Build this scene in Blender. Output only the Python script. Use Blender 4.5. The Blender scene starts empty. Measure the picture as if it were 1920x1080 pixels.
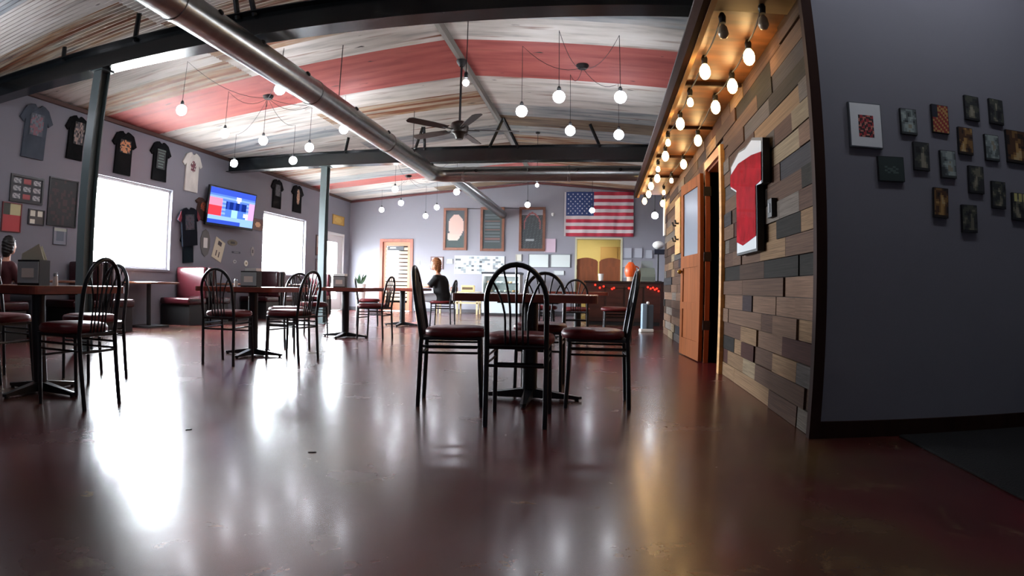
import bpy, bmesh, math, random
from mathutils import Matrix, Vector
R_ = random.Random(7)
PI = math.pi
scene = bpy.context.scene
COL = scene.collection

# ---------------------------------------------------------------- camera
CAM_H = 0.76
cd = bpy.data.cameras.new('camera')
cam = bpy.data.objects.new('camera', cd)
COL.objects.link(cam)
scene.camera = cam
cd.type = 'PANO'                                   # the photo's wide lens bends straight lines (barrel distortion)
cd.panorama_type = 'FISHEYE_LENS_POLYNOMIAL'
cd.sensor_width = 36.0
cd.sensor_fit = 'HORIZONTAL'
cd.fisheye_fov = PI
cd.fisheye_polynomial_k0 = 0.0
cd.fisheye_polynomial_k1 = -4.85936739e-02
cd.fisheye_polynomial_k2 = 2.28445794e-04
cd.fisheye_polynomial_k3 = -8.94209666e-06
cd.fisheye_polynomial_k4 = 1.57030254e-07
cd.clip_start = 0.02
cd.clip_end = 200
cam.matrix_world = (Matrix.Translation((0, 0, CAM_H)) @ Matrix.Rotation(math.radians(8.49), 4, 'Z')
                    @ Matrix.Rotation(PI / 2, 4, 'X') @ Matrix.Rotation(math.radians(1.036), 4, 'Z'))

# ---------------------------------------------------------------- daylight, exposure
world = bpy.data.worlds.new('daylight')
scene.world = world
world.use_nodes = True
bg = world.node_tree.nodes['Background']
bg.inputs[0].default_value = (0.86, 0.93, 1.0, 1)
bg.inputs[1].default_value = 80.0
vs = scene.view_settings
vs.view_transform = 'Standard'
vs.look = 'None'
vs.gamma = 1.0
vs.use_curve_mapping = False
vs.exposure = 0.55
BULB = 52.0          # emission strength of the cool globe bulbs
WARM = 26.0          # emission strength of the warm bulbs under the soffit

# ---------------------------------------------------------------- room constants (metres)
XL = -7.70           # left wall
YF = 17.17           # far wall
XW = 1.15            # plank wall
YP = 3.06            # grey wall with the small pictures
XO = 3.75            # outer right wall
YB = -4.0            # wall behind the camera
XR, ZR, SL = -1.89, 3.89, 0.0865   # ridge and slope of the roof
def roof_z(x): return ZR - SL * abs(x - XR)
Y_BEAM1, Y_BEAM2 = 4.70, 10.66
Z_BEAM = 3.10

# ---------------------------------------------------------------- materials
def lin(c):
    if isinstance(c, str):
        c = c.lstrip('#'); c = [int(c[i:i + 2], 16) / 255 for i in (0, 2, 4)]
    return tuple(((v / 12.92) if v <= 0.04045 else ((v + 0.055) / 1.055) ** 2.4) for v in c)

class NT:
    def __init__(s, name):
        s.m = bpy.data.materials.new(name); s.m.use_nodes = True
        s.t = s.m.node_tree; s.t.nodes.clear()
        s.out = s.n('ShaderNodeOutputMaterial')
    def n(s, typ, **kw):
        nd = s.t.nodes.new(typ)
        for k, v in kw.items(): setattr(nd, k, v)
        return nd
    def l(s, a, b): s.t.links.new(a, b)

MATS = {}
def mat(name, col, rough=0.6, metal=0.0, vary=0.0, grain=None, grain_amt=0.25, spec=0.5, coat=0.0, bump=0.0, bump_scale=60, obj_rand=0.0):
    """principled surface with optional stretched noise grain, per-object brightness change and fine bump"""
    if name in MATS: return MATS[name]
    k = NT(name)
    p = k.n('ShaderNodeBsdfPrincipled')
    c = lin(col)
    p.inputs['Base Color'].default_value = (*c, 1)
    p.inputs['Roughness'].default_value = rough
    p.inputs['Metallic'].default_value = metal
    p.inputs['Specular IOR Level'].default_value = spec
    p.inputs['Coat Weight'].default_value = coat
    p.inputs['Coat Roughness'].default_value = 0.15
    k.l(p.outputs[0], k.out.inputs[0])
    if grain or obj_rand:
        hsv = k.n('ShaderNodeHueSaturation')
        hsv.inputs['Color'].default_value = (*c, 1)
        val = None
        if grain:
            tc = k.n('ShaderNodeTexCoord'); mp = k.n('ShaderNodeMapping')
            mp.inputs['Scale'].default_value = grain
            nz = k.n('ShaderNodeTexNoise'); nz.inputs['Scale'].default_value = 1.0; nz.inputs['Detail'].default_value = 5
            oi = k.n('ShaderNodeObjectInfo')
            ad = k.n('ShaderNodeVectorMath', operation='ADD')
            cx = k.n('ShaderNodeCombineXYZ')
            ml = k.n('ShaderNodeMath', operation='MULTIPLY'); ml.inputs[1].default_value = 37.0
            k.l(oi.outputs['Random'], ml.inputs[0]); k.l(ml.outputs[0], cx.inputs[0]); k.l(ml.outputs[0], cx.inputs[1])
            k.l(tc.outputs['Object'], mp.inputs[0]); k.l(mp.outputs[0], ad.inputs[0]); k.l(cx.outputs[0], ad.inputs[1])
            k.l(ad.outputs[0], nz.inputs['Vector'])
            mr = k.n('ShaderNodeMapRange')
            mr.inputs[1].default_value = 0.3; mr.inputs[2].default_value = 0.7
            mr.inputs[3].default_value = 1 - grain_amt; mr.inputs[4].default_value = 1 + grain_amt
            k.l(nz.outputs['Fac'], mr.inputs[0]); val = mr.outputs[0]
        if obj_rand:
            oi2 = k.n('ShaderNodeObjectInfo'); mr2 = k.n('ShaderNodeMapRange')
            mr2.inputs[3].default_value = 1 - obj_rand; mr2.inputs[4].default_value = 1 + obj_rand
            k.l(oi2.outputs['Random'], mr2.inputs[0])
            if val:
                mm = k.n('ShaderNodeMath', operation='MULTIPLY'); k.l(val, mm.inputs[0]); k.l(mr2.outputs[0], mm.inputs[1]); val = mm.outputs[0]
            else: val = mr2.outputs[0]
        k.l(val, hsv.inputs['Value']); k.l(hsv.outputs[0], p.inputs['Base Color'])
    if bump:
        nb = k.n('ShaderNodeTexNoise'); nb.inputs['Scale'].default_value = bump_scale
        tc2 = k.n('ShaderNodeTexCoord'); k.l(tc2.outputs['Object'], nb.inputs['Vector'])
        bp = k.n('ShaderNodeBump'); bp.inputs['Strength'].default_value = bump; bp.inputs['Distance'].default_value = 0.01
        k.l(nb.outputs['Fac'], bp.inputs['Height']); k.l(bp.outputs[0], p.inputs['Normal'])
    MATS[name] = k.m
    return k.m

def emit(name, col, strength):
    if name in MATS: return MATS[name]
    k = NT(name); e = k.n('ShaderNodeEmission')
    e.inputs[0].default_value = (*lin(col), 1); e.inputs[1].default_value = strength
    k.l(e.outputs[0], k.out.inputs[0]); MATS[name] = k.m
    return k.m

def glass(name, tint=(1, 1, 1), refl=0.11):
    if name in MATS: return MATS[name]
    k = NT(name); tr = k.n('ShaderNodeBsdfTransparent'); gl = k.n('ShaderNodeBsdfGlossy'); mx = k.n('ShaderNodeMixShader')
    fr = k.n('ShaderNodeMapRange'); lw = k.n('ShaderNodeLayerWeight'); lw.inputs[0].default_value = 0.35
    fr.inputs[3].default_value = 0.02; fr.inputs[4].default_value = refl; k.l(lw.outputs['Facing'], fr.inputs[0])
    tr.inputs[0].default_value = (*tint, 1); gl.inputs['Roughness'].default_value = 0.02
    k.l(fr.outputs[0], mx.inputs[0]); k.l(tr.outputs[0], mx.inputs[1]); k.l(gl.outputs[0], mx.inputs[2]); k.l(mx.outputs[0], k.out.inputs[0])
    MATS[name] = k.m
    return k.m

def attr_mat(name, emission=0.0, rough=0.5, coat=0.0):
    """flat print: colours come from the face colours of the printed grid"""
    if name in MATS: return MATS[name]
    k = NT(name); a = k.n('ShaderNodeAttribute'); a.attribute_name = 'Col'
    if emission:
        e = k.n('ShaderNodeEmission'); e.inputs[1].default_value = emission; k.l(a.outputs['Color'], e.inputs[0]); k.l(e.outputs[0], k.out.inputs[0])
    else:
        p = k.n('ShaderNodeBsdfPrincipled'); p.inputs['Roughness'].default_value = rough; p.inputs['Coat Weight'].default_value = coat
        p.inputs['Coat Roughness'].default_value = 0.05
        k.l(a.outputs['Color'], p.inputs['Base Color']); k.l(p.outputs[0], k.out.inputs[0])
    MATS[name] = k.m
    return k.m

def floor_material():
    k = NT('stained_concrete'); p = k.n('ShaderNodeBsdfPrincipled'); tc = k.n('ShaderNodeTexCoord')
    def noise(scale, detail=6, off=(0, 0, 0), rough=0.6, dist=0.0):
        mp = k.n('ShaderNodeMapping'); mp.inputs['Location'].default_value = off
        nz = k.n('ShaderNodeTexNoise'); nz.inputs['Scale'].default_value = scale; nz.inputs['Detail'].default_value = detail
        nz.inputs['Roughness'].default_value = rough; nz.inputs['Distortion'].default_value = dist
        k.l(tc.outputs['Object'], mp.inputs[0]); k.l(mp.outputs[0], nz.inputs['Vector']); return nz.outputs['Fac']
    def ramp(src, stops):
        r = k.n('ShaderNodeValToRGB'); e = r.color_ramp.elements
        while len(e) < len(stops): e.new(0.5)
        for i, (pos, c) in enumerate(stops): e[i].position = pos; e[i].color = (*lin(c), 1)
        k.l(src, r.inputs[0]); return r.outputs[0]
    base = ramp(noise(0.9, 7, (3, 1, 0), 0.62, 0.3), [(0.32, '#391915'), (0.46, '#4d2622'), (0.56, '#4b3524'), (0.70, '#635137')])
    red = ramp(noise(0.55, 4, (9, 4, 0)), [(0.42, '#000000'), (0.58, '#ffffff')])
    mx = k.n('ShaderNodeMix', data_type='RGBA'); k.l(red, mx.inputs[0]); k.l(base, mx.inputs[6]); mx.inputs[7].default_value = (*lin('#4e171a'), 1)
    worn = ramp(noise(3.4, 10, (1, 7, 0), 0.72, 0.4), [(0.57, '#000000'), (0.88, '#ffffff')])
    mx2 = k.n('ShaderNodeMix', data_type='RGBA'); k.l(worn, mx2.inputs[0]); k.l(mx.outputs[2], mx2.inputs[6]); mx2.inputs[7].default_value = (*lin('#837553'), 1)
    k.l(mx2.outputs[2], p.inputs['Base Color'])
    rr = k.n('ShaderNodeMapRange'); rr.inputs[3].default_value = 0.20; rr.inputs[4].default_value = 0.32
    k.l(noise(1.7, 5), rr.inputs[0]); k.l(rr.outputs[0], p.inputs['Roughness'])
    p.inputs['Specular IOR Level'].default_value = 0.35
    p.inputs['Coat Weight'].default_value = 0.2; p.inputs['Coat Roughness'].default_value = 0.14
    bp = k.n('ShaderNodeBump'); bp.inputs['Strength'].default_value = 0.10; bp.inputs['Distance'].default_value = 0.01
    k.l(noise(5.0, 3), bp.inputs['Height']); k.l(bp.outputs[0], p.inputs['Normal'])
    k.l(p.outputs[0], k.out.inputs[0])
    return k.m

def tin_material(name, stops, rust=0.5, rustcol='#7b4a2c', metal=0.0, darkcol='#33302e'):
    """weathered corrugated roofing: paint or zinc streaked along the sheet, with rust runs"""
    k = NT(name); p = k.n('ShaderNodeBsdfPrincipled'); tc = k.n('ShaderNodeTexCoord'); oi = k.n('ShaderNodeObjectInfo')
    ml = k.n('ShaderNodeMath', operation='MULTIPLY'); ml.inputs[1].default_value = 53.0; k.l(oi.outputs['Random'], ml.inputs[0])
    cx = k.n('ShaderNodeCombineXYZ'); k.l(ml.outputs[0], cx.inputs[0]); k.l(ml.outputs[0], cx.inputs[1])
    def streak(scl, detail=5):
        mp = k.n('ShaderNodeMapping'); mp.inputs['Scale'].default_value = scl
        ad = k.n('ShaderNodeVectorMath', operation='ADD'); nz = k.n('ShaderNodeTexNoise'); nz.inputs['Scale'].default_value = 1; nz.inputs['Detail'].default_value = detail
        k.l(tc.outputs['Object'], mp.inputs[0]); k.l(mp.outputs[0], ad.inputs[0]); k.l(cx.outputs[0], ad.inputs[1]); k.l(ad.outputs[0], nz.inputs['Vector'])
        return nz.outputs['Fac']
    r = k.n('ShaderNodeValToRGB'); e = r.color_ramp.elements
    while len(e) < len(stops): e.new(0.5)
    for i, (pos, c) in enumerate(stops): e[i].position = pos; e[i].color = (*lin(c), 1)
    k.l(streak((0.9, 6.0, 1)), r.inputs[0])
    r2 = k.n('ShaderNodeValToRGB'); r2.color_ramp.elements[0].position = rust; r2.color_ramp.elements[1].position = rust + 0.12
    k.l(streak((0.55, 9.0, 1), 6), r2.inputs[0])
    mx = k.n('ShaderNodeMix', data_type='RGBA'); k.l(r2.outputs[0], mx.inputs[0]); k.l(r.outputs[0], mx.inputs[6]); mx.inputs[7].default_value = (*lin(rustcol), 1)
    r3 = k.n('ShaderNodeValToRGB'); r3.color_ramp.elements[0].position = 0.69; r3.color_ramp.elements[1].position = 0.74
    k.l(streak((2.6, 14.0, 1), 3), r3.inputs[0])
    mx2 = k.n('ShaderNodeMix', data_type='RGBA'); k.l(r3.outputs[0], mx2.inputs[0]); k.l(mx.outputs[2], mx2.inputs[6]); mx2.inputs[7].default_value = (*lin(darkcol), 1)
    k.l(mx2.outputs[2], p.inputs['Base Color']); p.inputs['Roughness'].default_value = 0.55; p.inputs['Metallic'].default_value = metal
    k.l(p.outputs[0], k.out.inputs[0])
    return k.m

M_FLOOR = floor_material()
M_WALL = mat('grey_wall_paint', '#7b7b85', 0.75, bump=0.05, bump_scale=90)
M_WALL_FAR = mat('grey_wall_paint_lit', '#92919a', 0.75, bump=0.05, bump_scale=90)  # same grey paint as the other walls, lightened for the light falling there
M_BLACK = mat('black_metal_paint', '#14171b', 0.32)
M_BLACKM = mat('matte_black', '#101113', 0.6)
M_STEEL = mat('dark_green_steel_paint', '#14191b', 0.2)
M_COLUMN = mat('grey_green_column_paint', '#5c6a6b', 0.35)
M_PAD = mat('maroon_vinyl', '#6a1f24', 0.38, grain=(14, 14, 14), grain_amt=0.12)
M_BOOTH = mat('dark_maroon_booth_vinyl', '#320f14', 0.22)
M_BOOTHBASE = mat('dark_booth_base', '#0e0c0d', 0.5)
M_TTOP = mat('tabletop_wood', '#8a5334', 0.22, grain=(3, 26, 3), grain_amt=0.35, coat=0.4)
M_TEDGE = mat('tabletop_edge', '#7a3527', 0.35, grain=(5, 5, 30), grain_amt=0.25)
M_DUCT = mat('galvanised_duct', '#9ea2a1', 0.28, 0.92, grain=(2, 9, 2), grain_amt=0.12)
M_CORD = mat('black_cord', '#15151a', 0.6)
M_CHROME = mat('brushed_steel', '#b9bec2', 0.25, 0.9)
M_WHITE = mat('white_paint', '#e6e5e1', 0.5)
M_PAPER = mat('paper', '#e9e8e4', 0.8)
M_BULB = emit('cool_bulb_glow', '#f2f5ff', BULB)
M_WBULB = emit('warm_bulb_glow', '#ffcf8a', WARM)
M_BULB_OFF = mat('unlit_bulb_glass', '#b8a58a', 0.1)
M_SKIN = mat('skin', '#c9957c', 0.5)
M_PRINT = attr_mat('flat_print', rough=0.55)
M_GLOSSPRINT = attr_mat('glossy_print', rough=0.25, coat=1.0)
M_SCREEN = attr_mat('lit_screen', emission=1.1)
M_PINE = mat('pine_trim', '#b98a4e', 0.5, grain=(2, 2, 22), grain_amt=0.2)
M_BROWNTRIM = mat('dark_brown_trim', '#2b1711', 0.75, grain=(12, 12, 1.5), grain_amt=0.25, spec=0.15)
M_DOORWOOD = mat('stained_door_wood', '#7c4521', 0.75, grain=(14, 14, 1.4), grain_amt=0.22, spec=0.12)
M_JAMB = mat('red_brown_jamb', '#84421f', 0.4, grain=(14, 14, 1.5), grain_amt=0.22)
M_FRAMEWOOD = mat('board_frame_wood', '#6e3f2b', 0.45, grain=(9, 9, 9), grain_amt=0.2)
M_GLASS = glass('window_glass')

# ---------------------------------------------------------------- mesh helpers
class MB:
    def __init__(s): s.b = bmesh.new(); s.mi = 0
    def _f(s, vs_):
        try:
            f = s.b.faces.new(vs_); f.material_index = s.mi; return f
        except ValueError: return None
    def box(s, x0, x1, y0, y1, z0, z1, M=None):
        c = [(x0, y0, z0), (x1, y0, z0), (x1, y1, z0), (x0, y1, z0), (x0, y0, z1), (x1, y0, z1), (x1, y1, z1), (x0, y1, z1)]
        v = [s.b.verts.new((M @ Vector(p)) if M else p) for p in c]
        for q in ((0, 3, 2, 1), (4, 5, 6, 7), (0, 1, 5, 4), (1, 2, 6, 5), (2, 3, 7, 6), (3, 0, 4, 7)): s._f([v[i] for i in q])
        return s
    def prism(s, pts, axis, a, b):
        """polygon pts in the plane normal to axis, extruded from a to b"""
        def P(p, t): return {'x': (t, p[0], p[1]), 'y': (p[0], t, p[1]), 'z': (p[0], p[1], t)}[axis]
        va = [s.b.verts.new(P(p, a)) for p in pts]; vb = [s.b.verts.new(P(p, b)) for p in pts]
        s._f(va[::-1]); s._f(vb); n = len(pts)
        for i in range(n): s._f([va[i], va[(i + 1) % n], vb[(i + 1) % n], vb[i]])
        return s
    def tube(s, path, r, n=8, cap=True):
        path = [Vector(p) for p in path]; m = len(path)
        rs = r if isinstance(r, (list, tuple)) else [r] * m
        rings = []; prev = None
        for i, p in enumerate(path):
            d = (path[min(i + 1, m - 1)] - path[max(i - 1, 0)]).normalized()
            if prev is None:
                u = d.orthogonal().normalized()
            else:
                u = (prev - d * prev.dot(d))
                u = u.normalized() if u.length > 1e-6 else d.orthogonal().normalized()
            prev = u; w = d.cross(u)
            rings.append([s.b.verts.new(p + (u * math.cos(2 * PI * k / n) + w * math.sin(2 * PI * k / n)) * rs[i]) for k in range(n)])
        for a, b in zip(rings, rings[1:]):
            for k in range(n): s._f([a[k], a[(k + 1) % n], b[(k + 1) % n], b[k]])
        if cap: s._f(rings[0][::-1]); s._f(rings[-1])
        return s
    def lathe(s, prof, c=(0, 0, 0), n=16):
        """profile of (radius, z) turned about z at c"""
        rings = []
        for r, z in prof:
            if r < 1e-6: rings.append([s.b.verts.new((c[0], c[1], c[2] + z))])
            else: rings.append([s.b.verts.new((c[0] + r * math.cos(2 * PI * k / n), c[1] + r * math.sin(2 * PI * k / n), c[2] + z)) for k in range(n)])
        for a, b in zip(rings, rings[1:]):
            for k in range(n):
                k2 = (k + 1) % n
                if len(a) == 1 and len(b) == 1: continue
                if len(a) == 1: s._f([a[0], b[k2], b[k]])
                elif len(b) == 1: s._f([a[k], a[k2], b[0]])
                else: s._f([a[k], a[k2], b[k2], b[k]])
        return s
    def ball(s, c, r, n=14, m=8, sq=(1, 1, 1)):
        prof = [(max(0, r * math.sin(PI * i / m)), -r * math.cos(PI * i / m)) for i in range(m + 1)]
        b0 = len(s.b.verts); s.lathe([(p[0] if 0 < i < m else 0, p[1]) for i, p in enumerate(prof)], (0, 0, 0), n)
        s.b.verts.ensure_lookup_table()
        for v in s.b.verts[b0:]: v.co = Vector((v.co.x * sq[0] + c[0], v.co.y * sq[1] + c[1], v.co.z * sq[2] + c[2]))
        return s
    def pad(s, x0, x1, y0, y1, z0, z1, r=0.03, k=3):
        """soft cushion: rounded-edge slab"""
        t = bmesh.new(); bmesh.ops.create_cube(t, size=1)
        for v in t.verts: v.co = Vector(((x0 + x1) / 2 + v.co.x * (x1 - x0), (y0 + y1) / 2 + v.co.y * (y1 - y0), (z0 + z1) / 2 + v.co.z * (z1 - z0)))
        bmesh.ops.bevel(t, geom=t.edges[:], offset=r, segments=k, profile=0.6, affect='EDGES')
        mp = {v: s.b.verts.new(v.co) for v in t.verts}
        for f in t.faces: s._f([mp[v] for v in f.verts])
        t.free(); return s
    def mesh(s, name, mats, smooth=False):
        me = bpy.data.meshes.new(name)
        bmesh.ops.recalc_face_normals(s.b, faces=s.b.faces[:])
        s.b.to_mesh(me); s.b.free()
        for m_ in (mats if isinstance(mats, (list, tuple)) else [mats]): me.materials.append(m_)
        if smooth:
            for p in me.polygons: p.use_smooth = True
            try: me.set_sharp_from_angle(angle=math.radians(50))
            except Exception: pass
        return me
    def build(s, name, mats, parent=None, smooth=False, loc=None):
        return place(s.mesh(name, mats, smooth), name, parent, loc)

def place(me, name, parent=None, loc=None):
    o = bpy.data.objects.new(name, me); COL.objects.link(o)
    if parent is not None: o.parent = parent
    if loc is not None: o.location = loc
    return o
def tag(o, label, cat, group=None):
    o['label'] = label; o['category'] = cat
    if group: o['group'] = group
    return o
def thing(name, label, cat, loc=(0, 0, 0), rz=0.0, group=None):
    o = bpy.data.objects.new(name, None); COL.objects.link(o)
    o.location = loc; o.rotation_euler = (0, 0, rz); o.empty_display_size = 0.1
    return tag(o, label, cat, group)
def struct(o): o['kind'] = 'structure'; return o
def copy_tree(o, parent=None):
    c = o.copy(); COL.objects.link(c); c.parent = parent
    for ch in [x for x in bpy.data.objects if x.parent == o]: copy_tree(ch, c)
    return c

def sheet(name, o, u, v, nx, ny, fn, material, parent=None, bend=None):
    """flat print: a grid spanned by u and v from corner o, each cell coloured by fn(s, t)"""
    o, u, v = Vector(o), Vector(u), Vector(v)
    vs_ = []; nrm = u.cross(v).normalized()
    for j in range(ny + 1):
        for i in range(nx + 1):
            p = o + u * (i / nx) + v * (j / ny)
            if bend: p = p + nrm * bend(i / nx, j / ny)
            vs_.append(p)
    fs = [(j * (nx + 1) + i, j * (nx + 1) + i + 1, (j + 1) * (nx + 1) + i + 1, (j + 1) * (nx + 1) + i) for j in range(ny) for i in range(nx)]
    me = bpy.data.meshes.new(name); me.from_pydata([tuple(p) for p in vs_], [], fs)
    ca = me.color_attributes.new('Col', 'FLOAT_COLOR', 'CORNER'); k = 0
    for j in range(ny):
        for i in range(nx):
            c = (*lin(fn((i + 0.5) / nx, (j + 0.5) / ny)), 1)
            for _ in range(4): ca.data[k].color = c; k += 1
    me.materials.append(material)
    return place(me, name, parent)

# ================================================================ THE ROOM
fl = MB().box(XL - 0.2, XO + 0.1, YB - 0.2, YF + 0.15, -0.12, 0).build('floor', M_FLOOR); struct(fl)
grd = MB().box(-60, XL - 0.2, -45, 60, -0.22, -0.12).build('ground', mat('pale_concrete', '#c9c7c0', 0.9)); struct(grd)
grd2 = MB().box(XL - 0.2, 60, YF + 3.4, 60, -0.22, -0.12).build('ground', MATS['pale_concrete']); struct(grd2)
YD0, YD1 = 15.46, 16.76        # glazed side door in the left wall
WIN = [(6.87, 8.90), (12.19, 14.31)]
WZ0, WZ1 = 0.97, 2.45
# left wall, with openings
wl = MB()
edges = [YB] + [e for w in WIN for e in w] + [YD0, YD1, YF + 0.1]
for i in range(0, len(edges), 2): wl.box(XL - 0.16, XL, edges[i], edges[i + 1], 0, 3.40)
for a, b in WIN: wl.box(XL - 0.16, XL, a, b, 0, WZ0); wl.box(XL - 0.16, XL, a, b, WZ1, 3.40)
wl.box(XL - 0.16, XL, YD0, YD1, 2.29, 3.40)
wl = struct(wl.build('wall_left', M_WALL))
# far wall with a glazed door and the kitchen doorway
DX0, DX1, DZ = -6.62, -5.66, 2.14
KX0, KX1, KZ = -0.70, 0.60, 2.23
wf = MB()
def gable(mb, x0, x1, z0, ya, yb):
    xs = [x0] + ([XR] if x0 < XR < x1 else []) + [x1]
    mb.prism([(x0, z0), (x1, z0)] + [(x, roof_z(x) + 0.03) for x in reversed(xs)], 'y', ya, yb)
gable(wf, XL - 0.16, DX0, 0, YF, YF + 0.15); gable(wf, DX0, DX1, DZ, YF, YF + 0.15); gable(wf, DX1, KX0, 0, YF, YF + 0.15)
gable(wf, KX0, KX1, KZ, YF, YF + 0.15); gable(wf, KX1, XO, 0, YF, YF + 0.15)
wf = struct(wf.build('wall_back', M_WALL_FAR))
wn = MB(); gable(wn, XL - 0.16, XO, 0, YB - 0.15, YB); struct(wn.build('wall_front', M_WALL))
struct(MB().box(XO, XO + 0.15, YB - 0.1, YF + 0.15, 0, 3.45).build('wall_right_outer', M_WALL))
pw = MB().prism([(XW + 0.03, 0), (XO, 0), (XO, roof_z(XO) + 0.02), (XW + 0.03, roof_z(XW) + 0.02)], 'y', YP, YP + 0.15)
struct(pw.build('wall_right_near', M_WALL))
# plank wall core: door opening between y 5.62 and 6.38
OD0, OD1, ODZ = 5.62, 6.38, 2.06
YE = 10.75
wr = MB()
wr.box(XW + 0.02, XW + 0.15, YP + 0.15, OD0, 0, roof_z(XW) + 0.02)
wr.box(XW + 0.02, XW + 0.15, OD0, OD1, ODZ, roof_z(XW) + 0.02)
wr.box(XW + 0.02, XW + 0.15, OD1, YE, 0, roof_z(XW) + 0.02)
wr = struct(wr.build('wall_right', mat('wall_backing_board', '#2b211b', 0.8)))
struct(MB().box(XW + 0.02, XO, YE, YE + 0.12, 0, roof_z(XW) - 0.03).build('wall_bar_end', M_WALL))
struct(MB().box(2.6, 2.72, YP + 0.15, YE, 0, 2.6).build('wall_washroom', mat('washroom_wall', '#5a4a3c', 0.8)))
# planks
plank_cols = [('#503d32', 3), ('#5e493b', 3), ('#46342b', 3), ('#392b23', 3), ('#5c544d', 2), ('#4a4542', 1), ('#715a43', 2), ('#796a55', 1), ('#23201d', 2), ('#31282a', 1), ('#3c241f', 2), ('#685142', 2), ('#343234', 1)]
plank_mats = []
for i, (c, w) in enumerate(plank_cols):
    plank_mats += [mat('reclaimed_plank_%d' % i, c, 0.85, grain=(9, 1.6, 26), grain_amt=0.34, obj_rand=0.14, spec=0.12)] * w
rp = random.Random(21)
RH = 0.1225
unit = {}
def plank(y0, y1, z0, z1):
    m_ = rp.choice(plank_mats)
    key = m_.name
    if key not in unit: unit[key] = MB().box(-0.5, 0.5, -0.5, 0.5, -0.5, 0.5).mesh('plank', m_)
    t = rp.choice([0.016, 0.02, 0.024, 0.03])
    o = place(unit[key], 'plank', wr)
    o.location = (XW + 0.02 - t / 2, (y0 + y1) / 2, (z0 + z1) / 2)
    o.scale = (t, y1 - y0 - 0.004, z1 - z0 - 0.004)
for r in range(20):
    z0 = r * RH; z1 = z0 + RH
    segs = [(YP, OD0 - 0.1), (OD1, YE)] if z0 < ODZ + 0.06 else [(YP, YE)]
    for a, b in segs:
        y = a - rp.uniform(0, 0.5) if False else a
        first = True
        while y < b - 1e-6:
            L = rp.choice([0.3, 0.4, 0.5, 0.6, 0.75, 0.9, 1.1]) * (1.0 if y < 7 else 1.25)
            if first: L *= rp.uniform(0.4, 1); first = False
            e = min(b, y + L)
            if b - e < 0.18: e = b
            plank(y, e, z0, z1); y = e
struct(MB().box(XW - 0.025, XW + 0.035, YP - 0.022, YP + 0.03, 0, roof_z(XW)).build('trim_1', M_BROWNTRIM))
struct(MB().box(XW + 0.035, XO, YP - 0.016, YP, 0, 0.09).build('baseboard_right', M_BROWNTRIM))
struct(MB().box(XL, DX0 - 0.1, YF - 0.015, YF, 0, 0.1).box(DX1 + 0.1, KX0, YF - 0.015, YF, 0, 0.1).build('baseboard_back', mat('grey_vinyl_base', '#4c4a50', 0.6)))
struct(MB().box(XL, XL + 0.05, YB, YF, 3.33, 3.39).build('trim_2', mat('rusty_eave_trim', '#4a2f27', 0.6)))
tg = MB()
for x0, x1 in ((XL, XR), (XR, XO)):
    tg.prism([(x0, roof_z(x0) - 0.07), (x1, roof_z(x1) - 0.07), (x1, roof_z(x1) - 0.01), (x0, roof_z(x0) - 0.01)], 'y', YF - 0.05, YF)
struct(tg.build('trim_3', mat('red_gable_trim', '#5a2b2b', 0.6)))

# ---- ceiling of corrugated roofing sheets, laid across the room
deck = MB()
for x0, x1 in ((XL - 0.2, XR), (XR, XO + 0.2)):
    z0, z1 = roof_z(x0), roof_z(x1)
    deck.prism([(x0, z0 + 0.03), (x1, z1 + 0.03), (x1, z1 + 0.13), (x0, z0 + 0.13)], 'y', YB - 0.2, YF + 0.2)
ceil = struct(deck.build('ceiling', mat('roof_deck', '#4a4540', 0.8)))
tins = {
    'white': tin_material('whitewashed_tin', [(0.3, '#a19e98'), (0.45, '#cbc6bd'), (0.62, '#dedad3'), (0.75, '#cec5b2')], 0.60),
    'grey': tin_material('grey_tin', [(0.3, '#70777c'), (0.45, '#9aa0a2'), (0.6, '#bcbdba'), (0.75, '#a5a098')], 0.63),
    'rust': tin_material('rusted_tin', [(0.3, '#8a8780'), (0.45, '#b8ab97'), (0.6, '#9c7a5a'), (0.75, '#c4b9a6')], 0.47, '#7a4a30'),
    'red': tin_material('red_painted_tin', [(0.3, '#8a4541'), (0.48, '#a35651'), (0.62, '#ae615a'), (0.78, '#99554d')], 0.70, '#7d3a30'),
    'brown': tin_material('brown_tin', [(0.3, '#5c5148'), (0.45, '#7d6c5c'), (0.6, '#94836e'), (0.75, '#6d5848')], 0.55, '#5c3c28'),
}
SW, NS = 0.68, 2
def tin_mesh(key, length):
    mb = MB(); n = 44; waves = 11
    rows = []
    for i in range(n + 1):
        y = -SW / 2 - 0.015 + (SW + 0.03) * i / n
        z = 0.008 * math.cos(2 * PI * waves * i / n) + 0.004 * (i / n)
        rows.append([mb.b.verts.new((x, y, z)) for x in (-length / 2, length / 2)])
    for a, b in zip(rows, rows[1:]): mb._f([a[0], b[0], b[1], a[1]])
    return mb.mesh('tin_sheet', tins[key], smooth=True)
LS = (abs(XL - XR)) / NS * math.sqrt(1 + SL * SL) + 0.04
tin_meshes = {k_: tin_mesh(k_, LS) for k_ in tins}
rt = random.Random(3)
pattern = {}
seq = ['white', 'grey', 'white', 'rust', 'white', 'grey', 'brown', 'white', 'rust', 'grey']
row0 = 7.0 - 16 * SW
nrow = int((YF - row0) / SW) + 1
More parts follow.
